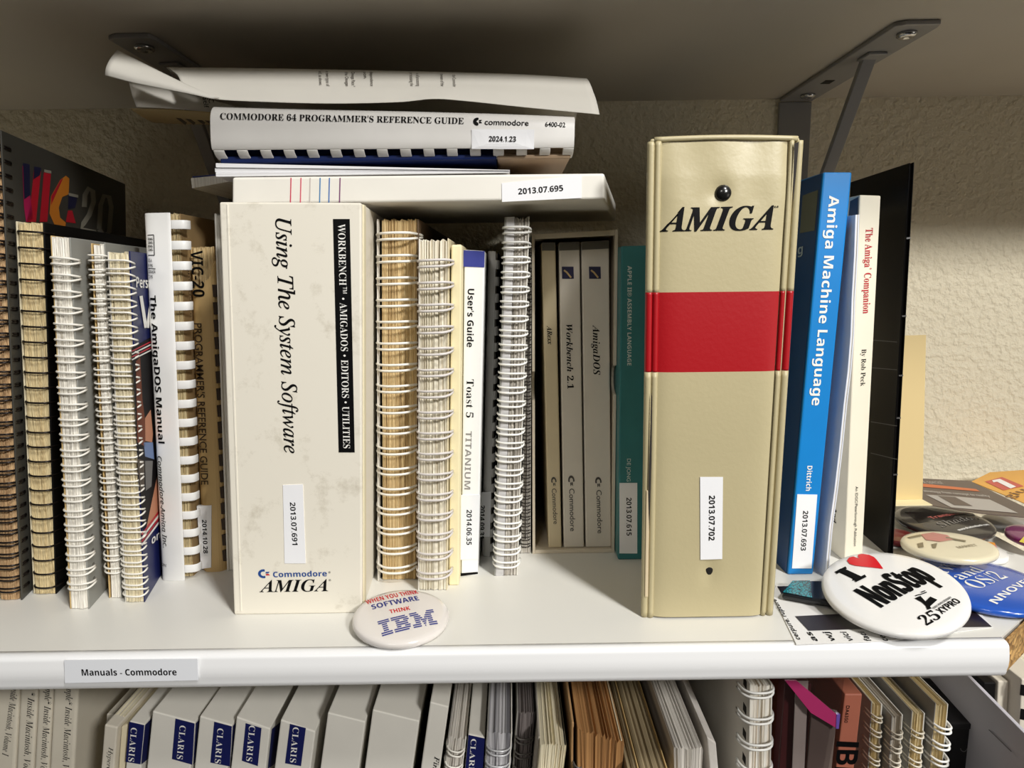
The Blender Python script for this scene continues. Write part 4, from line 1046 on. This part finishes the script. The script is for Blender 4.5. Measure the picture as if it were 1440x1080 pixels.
ns = Badge('big white badge with a red heart and heavy black letters', (.2125, .3440, .0158), (-.149, -.179), .0364, GW)
report(ns, 'nonstop')
def mapd(cx, cy, pts, sx, sy, rot): 
    o = []
    for x, y in pts: o.append((cx + x * sx * math.cos(rot) - y * sy * math.sin(rot), cy + x * sx * math.sin(rot) + y * sy * math.cos(rot)))
    return o
heart = [(1191, 790.5), (1194, 785.5), (1200, 784), (1208, 788), (1206, 784), (1207, 781), (1213, 780), (1222, 782), (1229, 786), (1233, 791), (1237, 797), (1242, 805), (1228, 803), (1213, 801), (1202, 799), (1195, 796)]
patch('heart', ns.o, ns.pl, heart, plain('heart_red', (214, 22, 36), .3), lift=.0002)
text('lettering', ns.o, ns.pl, 'I', (1199, 821), (1208, 816), 25, INK, 'sb', weight=.03)
patch('letter', ns.o, ns.pl, [(1174.5, 806), (1189, 799.5), (1191, 803), (1176.5, 810)], INK, lift=.0002)
patch('letter', ns.o, ns.pl, [(1201, 820), (1216, 813), (1218.5, 816.5), (1203.5, 823.5)], INK, lift=.0002)
patch('letter', ns.o, ns.pl, [(1179.5, 806), (1187, 802.5), (1212, 816), (1204, 820)], INK, lift=.0002)
for dx in (-.9, 0, .9): text('lettering', ns.o, ns.pl, 'NonStop', (1240 + dx, 859 - dx * .5), (1317 + dx, 818 - dx * .5), 40, INK, 'b', lift=.0002 + dx * .00002)
patch('emblem', ns.o, ns.pl, [(1286, 847), (1294, 843.5), (1301, 851), (1308, 844), (1318, 848), (1307, 858), (1310, 860), (1304, 862), (1302, 857), (1296, 852)], INK, lift=.0002)
for q in (((1287, 843.5), (1293, 841.5)), ((1293, 842), (1303, 838)), ((1295, 838.5), (1301, 836))): stroke(ns.o, ns.pl, list(q), 1.3, INK, 'emblem', .0002)
text('lettering', ns.o, ns.pl, '25', (1304, 882), (1325, 871), 15, INK, 'sb', lift=.0002)
text('lettering', ns.o, ns.pl, 'XYPRO', (1325, 867), (1352, 848.5), 10, INK, 'b', lift=.0002)
text('lettering', ns.o, ns.pl, 'YEAR ANNIVERSARY', (1313, 861), (1339, 843.5), 3, INK, 'b', lift=.0002)

nw = Badge('royal blue badge with white lettering, half under the big white heart badge', (.2824, .372, .0056), (.002, -.002), .0375, plain('blue_gloss_badge', (40, 88, 184), .18, coat=.6))
report(nw, 'netware')
text('lettering', nw.o, nw.pl, 'NetWare', (1312, 823), (1369, 789), 15, WHITE_INK, 'sb', weight=-.02)
text('lettering', nw.o, nw.pl, 'and', (1352, 821), (1385, 808), 14, WHITE_INK, 'sb', weight=-.02)
text('lettering', nw.o, nw.pl, 'OS/2', (1376, 834), (1418, 817), 18, WHITE_INK, 'sb', weight=-.028)
text('lettering', nw.o, nw.pl, 'NNOVELL', (1402, 852), (1462, 815), 10, WHITE_INK, 'b')

cb = Badge('cream badge with a faded pink drawing, lying on the royal blue badge', (.2811, .4011, .0172), (-.05, .06), .0268, plain('cream_gloss_badge', (226, 216, 186), .25, coat=.4))
report(cb, 'cream')
patch('drawing', cb.o, cb.pl, [(1295, 754), (1312, 751), (1332, 756), (1340, 763), (1322, 766), (1302, 763)], plain('faded_pink', (196, 130, 120), .4), lift=.0002)
patch('drawing', cb.o, cb.pl, [(1275, 757), (1294, 754), (1296, 757), (1280, 759)], plain('faded_olive', (130, 118, 92), .4), lift=.0002)
stroke(cb.o, cb.pl, [(1330, 760), (1345, 763), (1358, 765)], 2.4, plain('faded_olive', (130, 118, 92), .4), 'drawing', .0002)
patch('drawing', cb.o, cb.pl, [(1290, 767), (1298, 766), (1299, 772), (1292, 772)], plain('faded_olive', (130, 118, 92), .4), lift=.0002)
patch('drawing', cb.o, cb.pl, [(1310, 769), (1318, 768), (1316, 774), (1312, 774)], plain('faded_olive', (130, 118, 92), .4), lift=.0002)
text('lettering', cb.o, cb.pl, 'MARKET', (1349, 775), (1377, 770.5), 3.4, plain('faded_olive', (130, 118, 92), .4), 'i')
wb = Badge('small white badge with an orange and red diamond beside the cream badge', (.318, .4185, .0052), (.04, -.04), .0140, GW)
report(wb, 'small')
patch('diamond', wb.o, wb.pl, [(1379, 760), (1399, 764), (1402, 772), (1389, 774)], plain('diamond_pink', (214, 110, 110), .4), lift=.0001)
patch('diamond', wb.o, wb.pl, [(1382, 761), (1399, 763.5), (1400, 769), (1387, 768.5)], plain('diamond_orange', (226, 150, 50), .4), lift=.0002)
patch('diamond', wb.o, wb.pl, [(1380, 760), (1385, 761), (1391, 769), (1386, 767)], plain('diamond_red', (176, 50, 40), .4), lift=.0003)
gb = Badge('dark grey badge with red and white lettering under the brown leaflet', (.3187, .4618, .0100), (0, 0), .0318, plain('charcoal_gloss_badge', (60, 56, 52), .25, coat=.4))
report(gb, 'grey')
patch('panel', gb.o, gb.pl, [(1272, 722), (1297, 717), (1368, 722), (1372, 726), (1330, 735), (1292, 737)], plain('badge_black', (24, 20, 20), .3), lift=.0001)
text('lettering', gb.o, gb.pl, 'Transaction', (1311, 734), (1367, 723.5), 4, plain('salmon_ink', (200, 110, 100), .4), 'b', lift=.0002)
text('lettering', gb.o, gb.pl, 'www.shadowbank.com', (1349, 749), (1392, 740), 2.6, WHITE_INK, 'b', lift=.0002)
text('lettering', gb.o, gb.pl, 'Shadow', (1325, 744), (1382, 731), 7, plain('badge_pale_grey', (130, 126, 120), .4), 'si', lift=.0002)
gb2 = Badge('light grey badge behind the dark grey one, partly under the brown leaflet', (.375, .4683, .0046), (0, 0), .0195, plain('silver_grey_badge', (158, 156, 152), .3, coat=.3))
report(gb2, 'grey2')
pb = Badge('plum purple badge with a yellow mark at the shelf end', (.3640, .4270, .0108), (.03, -.03), .0214, plain('plum_gloss_badge', (118, 40, 92), .2, coat=.5), rim=plain('white_rim', (220, 214, 214), .4))
report(pb, 'purple')
patch('mark', pb.o, pb.pl, [(1433, 762), (1440, 756), (1448, 760), (1444, 765)], plain('mark_yellow', (210, 190, 70), .4), lift=.0001)
rb = Badge('dark red badge peeping out under the dark grey badge', (.2765, .4480, .0046), (0, 0), .0140, plain('dark_red_badge', (104, 24, 26), .3, coat=.3))
report(rb, 'red')

def flat(name, label, cat, px, z, th, m, group=None, bevel=.0002, pname='sheet'):
    P3 = [atZ(x, y, z) for x, y in px]; n = len(P3)
    c_ = sum(P3, Vector()) / n; o = empty(name, (c_.x, c_.y, z - th), label, cat, group)
    V = [p - Vector((0, 0, th)) for p in P3] + P3
    part(pname, o, V, [tuple(range(n)), tuple(range(n, 2 * n))] + [(k, (k + 1) % n, n + (k + 1) % n, n + k) for k in range(n)], m, bevel=bevel)
    return o, Plane((c_.x, c_.y, z), (1, 0, 0), (0, 1, 0))
GC = 'printed cards and leaflets at the end of the shelf'
LEAF = plain('brown_grey_leaflet', (92, 78, 70), .35)
zl = .0180
lf, lp = flat('leaflet', 'brown-grey printed leaflet with an orange stripe, on top of the badges', 'leaflet', [(1262, 671), (1364, 676), (1480, 731), (1378, 721.5), (1300, 709), (1262, 702)], zl, .0006, LEAF, GC)
patch('stripe', lf, lp, [(1298, 680.5), (1372, 688), (1378, 691.5), (1298, 685)], plain('leaflet_orange', (206, 110, 60), .4))
text('print', lf, lp, 'strategy from concept to reality', (1300, 692), (1393, 699.5), 2.6, plain('leaflet_pale', (190, 182, 172), .4), 'b')
text('print', lf, lp, 'A special', (1300, 680), (1328, 681), 4, plain('leaflet_pale', (190, 182, 172), .4), 'i')
patch('figure', lf, lp, [(1302, 696), (1344, 698.5), (1392, 703), (1432, 722), (1338, 714)], plain('leaflet_silver', (176, 170, 162), .35))
patch('figure', lf, lp, [(1319, 698), (1343, 699.5), (1368, 712.5), (1342, 711)], LEAF, lift=.0002)
of, op = flat('leaflet', 'orange yellow leaflet with a red square and a white numeral', 'leaflet', [(1366, 677), (1392, 664), (1450, 660), (1500, 690), (1486, 726)], .012, .0006, plain('orange_leaflet', (226, 168, 74), .4), GC)
patch('square', of, op, [(1385, 677.5), (1409, 671), (1440, 684), (1411, 690)], plain('leaflet_red', (196, 84, 70), .4))
patch('numeral', of, op, [(1395, 676), (1406, 674), (1429, 685), (1421, 687.5), (1402, 678), (1397, 679)], WHITE_INK, lift=.0002)
text('print', of, op, 'giu', (1420, 702), (1446, 690), 9, plain('leaflet_brown', (120, 80, 40), .4), 'r', weight=.02, lift=.0001)
tc_ = Bk('folded_card', 'plain tan card standing upright behind the black folder', 'card', (1258, 700), (1297, 706), (1271, 472), (1302.5, 471), Y=atZ(1280, 706, zl).y, group=GC, zb=zl + .003, stand=False)
for q in tc_.c[:2]: q.z = zl + .0020
TANC = plain('tan_manila', (218, 194, 140), .6)
tc_.slab('front_leaf', -.006, tc_.w, 0, .0008, TANC, bevel=.0002)
tc_.slab('foot_fold', -.006, tc_.w, -.012, .0006, plain('pale_manila', (236, 224, 180), .6), t0=-.006, t1=.0, bevel=.0001)

zc_ = .0006
kc, kp = flat('printed_card', 'white card with black blocks and upside-down print under the heart badge', 'card', [(1086, 836), (1092, 823), (1150, 821), (1200, 824), (1340, 815), (1396, 882), (1256, 900.5), (1120, 906)], zc_, .0004, plain('white_gloss_paper', (234, 232, 228), .35), GC, bevel=0)
DK = plain('aubergine_print', (32, 24, 30), .35)
patch('black_block', kc, kp, [(1093, 825), (1165, 823), (1168, 831), (1100, 837)], DK)
patch('black_block', kc, kp, [(1118, 867), (1300, 858), (1368, 858), (1395, 882), (1240, 884), (1137, 887.5)], DK)
text('print', kc, kp, 'cerpure, rupture', (1126, 900), (1091, 843), 5.5, INK, 'b', weight=.0)
for (x, s_) in ((1151, 'as'), (1176, 'wj'), (1201, 'vici'), (1226, 'faci'), (1250, 'cep')): text('print', kc, kp, s_, (x, 902), (x - 11, 889), 6.5, INK, 'b')
def crackle():
    m, t, b = nt('teal_crackle'); N, L = t.nodes, t.links
    tcn = N.new('ShaderNodeTexCoord'); v = N.new('ShaderNodeTexVoronoi'); v.feature = 'DISTANCE_TO_EDGE'; v.inputs['Scale'].default_value = 520
    L.new(tcn.outputs['Object'], v.inputs['Vector'])
    r = N.new('ShaderNodeValToRGB'); r.color_ramp.elements[0].position = .03; r.color_ramp.elements[0].color = lin((14, 36, 42)); r.color_ramp.elements[1].position = .16; r.color_ramp.elements[1].color = lin((40, 146, 156))
    L.new(v.outputs['Distance'], r.inputs['Fac']); L.new(r.outputs['Color'], b.inputs['Base Color']); b.inputs['Roughness'].default_value = .25
    return m
te, tp = flat('card_wallet', 'glossy black and teal crackle wallet at the foot of the blue paperback', 'wallet', [(1099, 834), (1114, 816), (1150, 815.5), (1186, 818), (1196, 850), (1143, 842)], .0056, .004, plain('black_wallet', (22, 24, 26), .18), GC, bevel=.0015, pname='body')
patch('teal_panel', te, tp, [(1101, 833), (1114.5, 817), (1139, 816.5), (1142, 841)], crackle())
# ------------------------------------------------------------------ lower shelf
DL = .37
LOWS = []
def low(name, label, tl, tr, bl, br, Y=DL, cat='book', group=GL, zt=None, sk=0.0, cap=True):
    q = Bk(name, label, cat, bl, br, tl, tr, Y=Y, group=group, zb=Z_L, zt=zt, sk=sk, xmin=(LOWS[-1].c[1].x + .0012) if LOWS and cap else -9.0)
    if cap: LOWS.append(q)
    return q
OFFW = plain('offwhite_spine', (214, 206, 190), .55, var=.05)
ITIN = plain('dark_serif_ink', (30, 27, 26), .6)
for k, (x0, x1, b0, b1, tx, word, where) in enumerate(((-6, 27, -14, 21, ((17, 962), (3, 1062)), 'Inside Macintosh, Volume I', 'first'), (28, 52.5, 22, 47.5, ((40, 973), (31, 1112)), '* Inside Macintosh, Volume II', 'second'), (53.5, 74, 48.5, 68.5, ((64.5, 960), (55, 1116)), 'Apple* Inside Macintosh, Volume III', 'third'), (75, 110, 69.5, 105, ((94, 960), (86, 1120)), 'Apple* Inside Macintosh, Volume IV', 'fourth'))):
    q = low('paperback_book', where + ' of the four cream volumes with slanted serif lettering under the shelf edge', (x0, 972), (x1 - .4, 972), (x0 - 5.6, 1080), (x1 - 6, 1080), Y=.40, zt=-.046)
    q.slab('cover', 0, q.w, 0, .17, plain('ivory_spine', (222, 214, 196), .55, var=.05), bevel=.0018, seg=3)
    q.pages(.001, q.w - .001, .012, .168, P_CREAM, n=8, t1=1.0005, topj=.0002)
    text('spine_title', q.o, q.front, word, tx[0], tx[1], 9.5, ITIN, 'sbi', weight=-.008)
q = low('paperback_book', 'slim pale book set back at the start of the blue-labelled row', (150, 1004), (160, 1004), (146, 1080), (156, 1080), Y=.40)
q.slab('cover', 0, q.w, 0, .18, OFFW); 
q = low('paperback_book', 'slim white book with thin script lettering beside the first blue-labelled volume', (147, 1019), (165, 1023), (142, 1080), (161.5, 1080))
q.slab('cover', 0, q.w, 0, .2, OFFW, bevel=.0008); q.pages(.001, q.w - .001, .01, .198, P_CREAM, n=6, t1=1.0005, topj=.0002)
text('spine_title', q.o, q.front, 'HyperCard', (153.5, 1050), (147.5, 1100), 6.2, INK, 'si')
q = low('paperback_book', 'thin cream book between the script-lettered one and the first blue-labelled volume', (170.5, 1022), (180, 1018), (166.5, 1080), (174.5, 1080), Y=.374)
q.slab('cover', 0, q.w, 0, .2, CREAMCARD, bevel=.0008)
def label_box(label, tl, tr, bl, br, band, side_band, tpos, depth=.18, cap=13, word='CLARIS'):
    q = low('software_box', label, tl, tr, bl, br, cat='box', group='white boxes with small blue labels')
    q.slab('body', 0, q.w, 0, depth, plain('box_white', (222, 218, 208), .5, var=.04), bevel=.0007)
    if band:
        k = patch('blue_label', q.o, q.front, band, NAVY)
        text('lettering', k, q.front, word, tpos[0], tpos[1], cap, WHITE_INK, 'sb', weight=-.02, spacing=1.1, lift=.0003)
    if side_band:
        sp_ = q.side(q.w); sp_.eps = .0003
        patch('blue_label', q.o, sp_, side_band, NAVY)
    return q
label_box('narrow box all blue at its top, first of the blue-labelled row', (182, 1014), (203.5, 1019), (175.5, 1080), (196.5, 1080), [(182, 1014.5), (203.2, 1019.3), (198, 1074.5), (177, 1071)], [(203.5, 1019.5), (214, 1009), (209, 1066), (198, 1075)], ((185, 1022), (180.8, 1069.5)), cap=8.5)
label_box('wide white box with a blue label, second of the row', (214.5, 1000), (274.5, 1016), (206.5, 1080), (271, 1080), [(247, 1010), (274, 1017), (270.5, 1075), (242, 1067)], [(275, 1017), (280, 1012), (276, 1070), (271.5, 1075)], ((253.5, 1019), (249, 1066)), cap=8.5)
label_box('white box with a blue label, third of the row', (281, 1007), (326.5, 1020), (273.5, 1080), (324, 1080), [(301.5, 1014.5), (326.3, 1021), (323.5, 1077.5), (296, 1072)], [(327, 1021), (331, 1016), (328, 1072), (324, 1078)], ((306.5, 1023), (302.5, 1072)), cap=8.5)
label_box('white box with a blue label and a blue side, fourth of the row', (332.5, 1008), (380, 1025), (323.5, 1080), (374.5, 1080), [(345.7, 1016.5), (368, 1023.5), (362.8, 1077), (340.3, 1069.5)], [(382, 1025), (394, 1015), (386, 1074), (376, 1081)], ((351, 1019), (346.5, 1069)), cap=8.5)
label_box('white box with a blue label, fifth of the row, before the blank boxes', (394.7, 1012), (443.5, 1029), (386, 1080), (440, 1080), [(408, 1017.5), (430.3, 1023.5), (423.5, 1077), (401, 1073)], None, ((412.5, 1021.5), (408, 1071)), cap=8.5)
label_box('plain white box without a label, beside the fifth blue-labelled box', (461, 1002), (514, 1015), (450.5, 1080), (506.5, 1080), None, None, None)
label_box('wide plain white box without a label, in the middle of its row', (524, 998), (589.6, 1014), (513, 1080), (583, 1080), None, None, None)
q = label_box('white box with small dark lettering, beside the first wire-bound spine below', (605, 987), (631, 994), (592, 1080), (621, 1080), None, None, None)
text('lettering', q.o, q.front, 'Final', (611.5, 1063), (607, 1092), 7, INK, 'si', weight=.02)
def wirelow(label, tl, tr, bl, br, pm, wm, ul=.0005, ur=.0005, n=24, Y=DL, cov=None, depth=.19, t1=.97, bulge=.004, sk=0.0, r=.0006, lc=None):
    q = low('wire_bound_manual', label, tl, tr, bl, br, Y=Y, sk=sk); w_ = q.w
    q.pages(.0005, w_ - .0005, .0006, depth, pm, n=14, jit=.0006)
    q.slab('cover', -.0004, .0004, 0, depth + .004, lc or GREYCARD, bevel=.0002); q.slab('cover', w_ - .0004, w_ + .0004, 0, depth + .004, cov or WHITECARD, bevel=.0002)
    q.wire(-ul, w_ + ur, n, wm, bulge=bulge, back=.007, r=r, gap=.0032, t0=.03, t1=t1, slope=.0006)
    return q
wirelow('brownish wire-bound spine with white loops beside the small-lettered white box', (631, 1033), (655, 1038), (625, 1080), (651, 1080), P_GREY, WHITEWIRE, t1=.965)
q = low('paperback_book', 'narrow all-blue spine between two wire-bound spines below', (658.5, 1032), (682, 1037), (654, 1080), (679, 1080))
q.slab('cover', 0, q.w, 0, .19, plain('box_white', (222, 218, 208), .5, var=.04), bevel=.0008)
k = patch('blue_label', q.o, q.front, [(658.7, 1033), (681.7, 1038), (679, 1081), (654.2, 1081)], NAVY)
text('lettering', k, q.front, 'CLARIS', (662.5, 1038), (658.5, 1090), 7.5, WHITE_INK, 'sb', weight=-.02, lift=.0003)
wirelow('grey striped wire-bound spine with silvery loops, beside the narrow blue spine', (685.5, 1027), (719.5, 1030), (682.5, 1080), (716, 1080), paper_edges('striped_grey_edges', (196, 194, 196), (60, 58, 66), 420), plain('silvery_wire', (206, 206, 208), .3, .3), Y=.368, t1=.955)
wirelow('dark wire-bound spine with pale patch on its sheets, set back', (728, 1000), (753, 1000), (720.5, 1080), (743, 1080), paper_edges('dusky_edges', (120, 112, 110), (58, 52, 50), 600), plain('dull_wire', (104, 100, 96), .4, .4), Y=.385, cov=BLACKCARD, t1=.93)
q = low('manual', 'thick pile-edged manual of cream sheets with a crumpled cover below', (762, 1046), (794.5, 1048), (756, 1080), (788, 1080), Y=.362)
q.pages(0, q.w, 0, .2, P_CREAM, n=24, t1=1.0, flare=.001); q.slab('cover', -.0022, -.0006, .006, .2, plain('crumpled_grey_cover', (176, 168, 156), .7), bevel=.0008); q.slab('cover', q.w, q.w + .0006, .001, .2, BLACKCARD)
q = low('manual', 'thick brown-edged manual with a flared torn top, beside the cream-edged one', (817, 1025), (873, 1040), (816, 1080), (867, 1080), Y=.365)
q.pages(0, q.w, 0, .2, paper_edges('dark_browned_edges', (176, 130, 82), (96, 62, 34), 800), n=26, jit=.001, flare=.002, topj=.002)
q.slab('cover', -.0050, -.0036, .004, .2, plain('torn_tan_cover', (190, 150, 104), .7)); q.slab('cover', q.w, q.w + .0008, .0, .2, CREAMCARD)
q.wire(-.004, .002, 14, plain('dull_wire', (104, 100, 96), .4, .4), bulge=.001, back=.01, t0=.1, t1=.9, r=.0005)
wdk = plain('dark_olive_sheets', (92, 80, 62), .7)
for k, (x0, x1, y0, b0, b1, lb) in enumerate(((883, 900, 1086, 881, 896.5, 'dusky manual with olive sheets, next to the brown-edged manual'), (902, 940, 1084, 899, 936, 'wider dusky manual with olive sheets, beside the grey flared one'))):
    q = low('manual', lb, (x0, y0), (x1, y0), (b0, 1130), (b1, 1130), Y=.352)
    q.pages(0, q.w - .0008, 0, .2, paper_edges('olive_sheet_edges', (150, 134, 104), (96, 84, 62), 600), n=14); q.slab('cover', q.w - .0008, q.w, 0, .2, plain('tan_card', (206, 176, 120), .6))
q = low('manual', 'grey flared manual leaning outwards, its sheets fanned at the top', (948, 1049), (989, 1050), (958, 1080), (981, 1080), Y=.36)
q.c[0].x = q.c[2].x + .010; q.c[1].x = q.c[3].x - .004
q.pages(0, q.w, 0, .2, P_GREY, n=18, jit=.001)
q = low('booklet', 'creased white booklet lying at a slant before the white wire-bound book', (994, 1036), (1007, 1045), (998, 1080), (1011, 1080), Y=.366)
q.slab('cover', 0, q.w, 0, .2, plain('creased_white', (214, 208, 200), .6, var=.2, scale=60, bump=.5, bscale=90), bevel=.0008)
q = wirelow('white wire-bound book with square punched holes and broad white loops below', (1056.5, 962), (1085.5, 962), (1048, 1080), (1075.5, 1080), paper_edges('white_tan_edges', (236, 232, 222), (170, 136, 84), 500), plain('white_wire_gloss', (244, 243, 238), .3), ul=.0064, ur=.002, n=17, Y=.372, depth=.16, bulge=.005, t1=.985, r=.0008, lc=WHITECARD)
q.slab('divider_sheet', -.0009, -.0003, -.0002, .16, WHITECARD)
gh = q.holes(-.0009, 17, .03, .985, y=.008, size=.0055, side=-1)
# zip bag with a few things in it
def film():
    m, t, b = nt('clear_bag_film'); N, L = t.nodes, t.links
    tr = N.new('ShaderNodeBsdfTransparent'); tr.inputs[0].default_value = (.93, .91, .92, 1); gl = N.new('ShaderNodeBsdfGlossy'); gl.inputs['Roughness'].default_value = .16
    mx = N.new('ShaderNodeMixShader'); mx.inputs[0].default_value = .13
    n_ = N.new('ShaderNodeTexNoise'); n_.inputs['Scale'].default_value = 60; tc = N.new('ShaderNodeTexCoord'); L.new(tc.outputs['Object'], n_.inputs['Vector'])
    bp = N.new('ShaderNodeBump'); bp.inputs['Distance'].default_value = .001; L.new(n_.outputs['Fac'], bp.inputs['Height']); L.new(bp.outputs['Normal'], gl.inputs['Normal'])
    L.new(tr.outputs[0], mx.inputs[1]); L.new(gl.outputs[0], mx.inputs[2]); L.new(mx.outputs[0], t.nodes['Material Output'].inputs['Surface']); return m
Yz = .366
bz = empty('zip_bag', (atY(1130, 1040, Yz).x, Yz, Z_L), 'clear zip bag with a pink seal holding dark red and white papers', 'bag', GL)
def vert_poly(px, Y): return [atY(x, y, Y) for x, y in px]
def to_floor(px, Y):
    P_ = vert_poly(px, Y); return P_
B0 = vert_poly([(1104, 955), (1187, 955), (1183, 985), (1174, 1030), (1163, 1090)], Yz)
bot = [B0[-1] + (B0[-1] - B0[-2]) * ((Z_L - B0[-1].z) / (B0[-1].z - B0[-2].z)), None]
bl_ = atY(1094, 1085, Yz); tl_ = B0[0]; bot[1] = bl_ + (bl_ - tl_) * ((Z_L - bl_.z) / (bl_.z - tl_.z))
Vb = B0 + bot
FILM = film()
for nm_, dy in (('front_film', 0.0), ('back_film', .03)):
    part(nm_, bz, [v + Vector((0, dy, 0)) for v in Vb], [tuple(range(len(Vb)))], FILM, solid=.0003)
zp = Plane((0, Yz - .0006, -.06), (1, 0, 0), (0, 0, 1))
patch('pink_seal', bz, zp, [(1104, 957), (1120, 957), (1178, 1006), (1175, 1023), (1140, 1002)], plain('pink_zip', (176, 50, 104), .35), thick=.0008)
patch('seal_end', bz, zp, [(1176, 1004), (1181, 1004), (1179, 1024), (1175, 1024)], plain('violet_zip', (110, 84, 170), .35), thick=.001, lift=.0003)
MARO = plain('dark_maroon_card', (84, 28, 30), .6)
q = low('booklet', 'dark red booklet inside the clear zip bag', (1104, 958), (1141, 962), (1096, 1080), (1133, 1080), Y=Yz + .008, group='papers inside the zip bag', cap=False)
q.slab('cover', 0, q.w, 0, .010, MARO)
q = low('card', 'white paper strip inside the clear zip bag', (1119, 958), (1137, 958), (1114, 1080), (1131, 1080), Y=Yz + .004, cat='paper', group='papers inside the zip bag', cap=False)
q.slab('sheet', 0, q.w, 0, .0006, plain('grey_white_paper', (190, 180, 170), .6))
q = low('card', 'grey card inside the clear zip bag beside the salmon spine', (1142, 990), (1178, 1000), (1135, 1080), (1162, 1080), Y=Yz + .003, cat='card', group='papers inside the zip bag', cap=False)
q.slab('sheet', 0, q.w, 0, .0012, plain('dusky_card', (112, 98, 90), .5))
q = low('paperback_book', 'salmon-brown spine with heavy black letters beside the zip bag', (1188, 976), (1213, 976), (1175.5, 1080), (1207, 1080), Y=.375)
q.slab('cover', 0, q.w, 0, .18, plain('salmon_cover', (176, 104, 82), .5, var=.06), bevel=.0008)
text('spine_print', q.o, q.front, 'DA6350', (1190, 992), (1187, 1016), 4.6, INK, 'r', weight=.02)
patch('letter', q.o, q.front, [(1176.5, 1042), (1208, 1043.5), (1207, 1051), (1175.5, 1049.5)], INK)
text('lettering', q.o, q.front, 'B', (1177, 1054), (1174.5, 1075), 30, INK, 'b', weight=.03)
patch('letter', q.o, q.front, [(1174, 1078), (1206, 1080), (1205, 1088), (1173, 1086)], INK)
wirelow('first and narrowest of the four yellowed wire-bound spines by the black box', (1226, 987), (1240, 990), (1221, 1080), (1234.5, 1080), P_BEIGE, plain('pale_wire', (222, 214, 196), .35), Y=.385, n=26, t1=.965, depth=.17)
wirelow('second yellowed wire-bound spine, with a grey holed strip, by the black box', (1255, 1007), (1269, 1005), (1250, 1080), (1265, 1080), paper_edges('grey_beige_edges', (190, 182, 170), (140, 122, 92), 300), plain('pale_wire', (222, 214, 196), .35), Y=.378, n=26, t1=.955, depth=.17)
wirelow('third yellowed wire-bound spine, with a slanted top, by the black box', (1283, 1000), (1300, 1003), (1276.5, 1080), (1293.5, 1080), P_BEIGE, plain('pale_wire', (222, 214, 196), .35), Y=.376, n=26, t1=.95, depth=.17)
wirelow('fourth and tallest of the yellowed wire-bound spines, touching the black box', (1316, 989), (1333, 990), (1304, 1080), (1326, 1080), P_BEIGE, plain('white_wire_gloss', (244, 243, 238), .3), ur=.0038, Y=.372, n=24, t1=.945, depth=.17, bulge=.005, r=.0008)
q = low('black_box', 'matt black box next to the yellowed wire-bound spines and white divider', (1339, 1018), (1377, 1018.5), (1332, 1080), (1367, 1080), Y=.392, cat='box')
q.slab('body', 0, q.w, .001, .05, plain('matt_black', (17, 16, 18), .5), bevel=.001); q.slab('lid', -.0004, q.w, 0, .051, plain('matt_black_lid', (22, 21, 24), .45), t0=.985, t1=1.0, bevel=.0004)
fr2 = q.front
patch('emblem', q.o, fr2, arc_poly(1355, 1052, 4, 5, 0, 180, 8), plain('worn_grey', (120, 118, 116), .5))
# white divider panel and the things behind it
pd = atY(1440, 1031, .345); ztd = pd.z
pe = atZ(1366, 956, ztd)
dvd = empty('divider_panel', (pd.x, .33, Z_L), 'white upright divider panel between the black box and the striped spines', 'panel')
Vd = []
for (x, y) in ((pd.x + (pd.x - pe.x) / (pe.y - pd.y) * .045, .30), (pe.x - (pd.x - pe.x) / (pe.y - pd.y) * .06, pe.y + .06)):
    for dx in (0, .0025):
        for z in (Z_L, ztd): Vd.append(Vector((x + dx, y, z)))
part('panel', dvd, Vd, BOXF, plain('lilac_white_board', (196, 194, 202), .5), bevel=.0004)
dp = Plane(pd + Vector((-.0004, 0, 0)), (pe.x - pd.x, pe.y - pd.y, 0), (0, 0, 1)); dp = Plane(pd + Vector((-.0006, 0, 0)), (pd.x - pe.x, pd.y - pe.y, 0), (0, 0, 1))
stroke(dvd, dp, [(1391, 1026), (1423, 1057)], 1.0, plain('seam_grey', (90, 88, 94), .6), 'seam')
for k, (x0, x1, yy, mt, lb) in enumerate(((1384, 1401, 960, BLACKCARD, 'dark spine behind the white divider panel'), (1404, 1419, 958, OFFW, 'pale cream spine behind the white divider panel'))):
    q = low('paperback_book', lb, (x0, yy), (x1, yy), (x0 - 7, 1080), (x1 - 7, 1080), Y=.41)
    q.slab('cover', 0, q.w, 0, .15, mt, bevel=.0008)
q = low('paperback_book', 'black and white banded spine at the far end below the raw chipboard', (1437, 955), (1476, 955), (1430.5, 1080), (1469, 1080), Y=.40)
q.slab('cover', 0, q.w, 0, .16, OFFW, bevel=.0008)
for y0 in (962, 996): patch('black_band', q.o, q.front, [(1435, y0), (1473, y0 + 7), (1472, y0 + 23), (1433.5, y0 + 15)], INK)
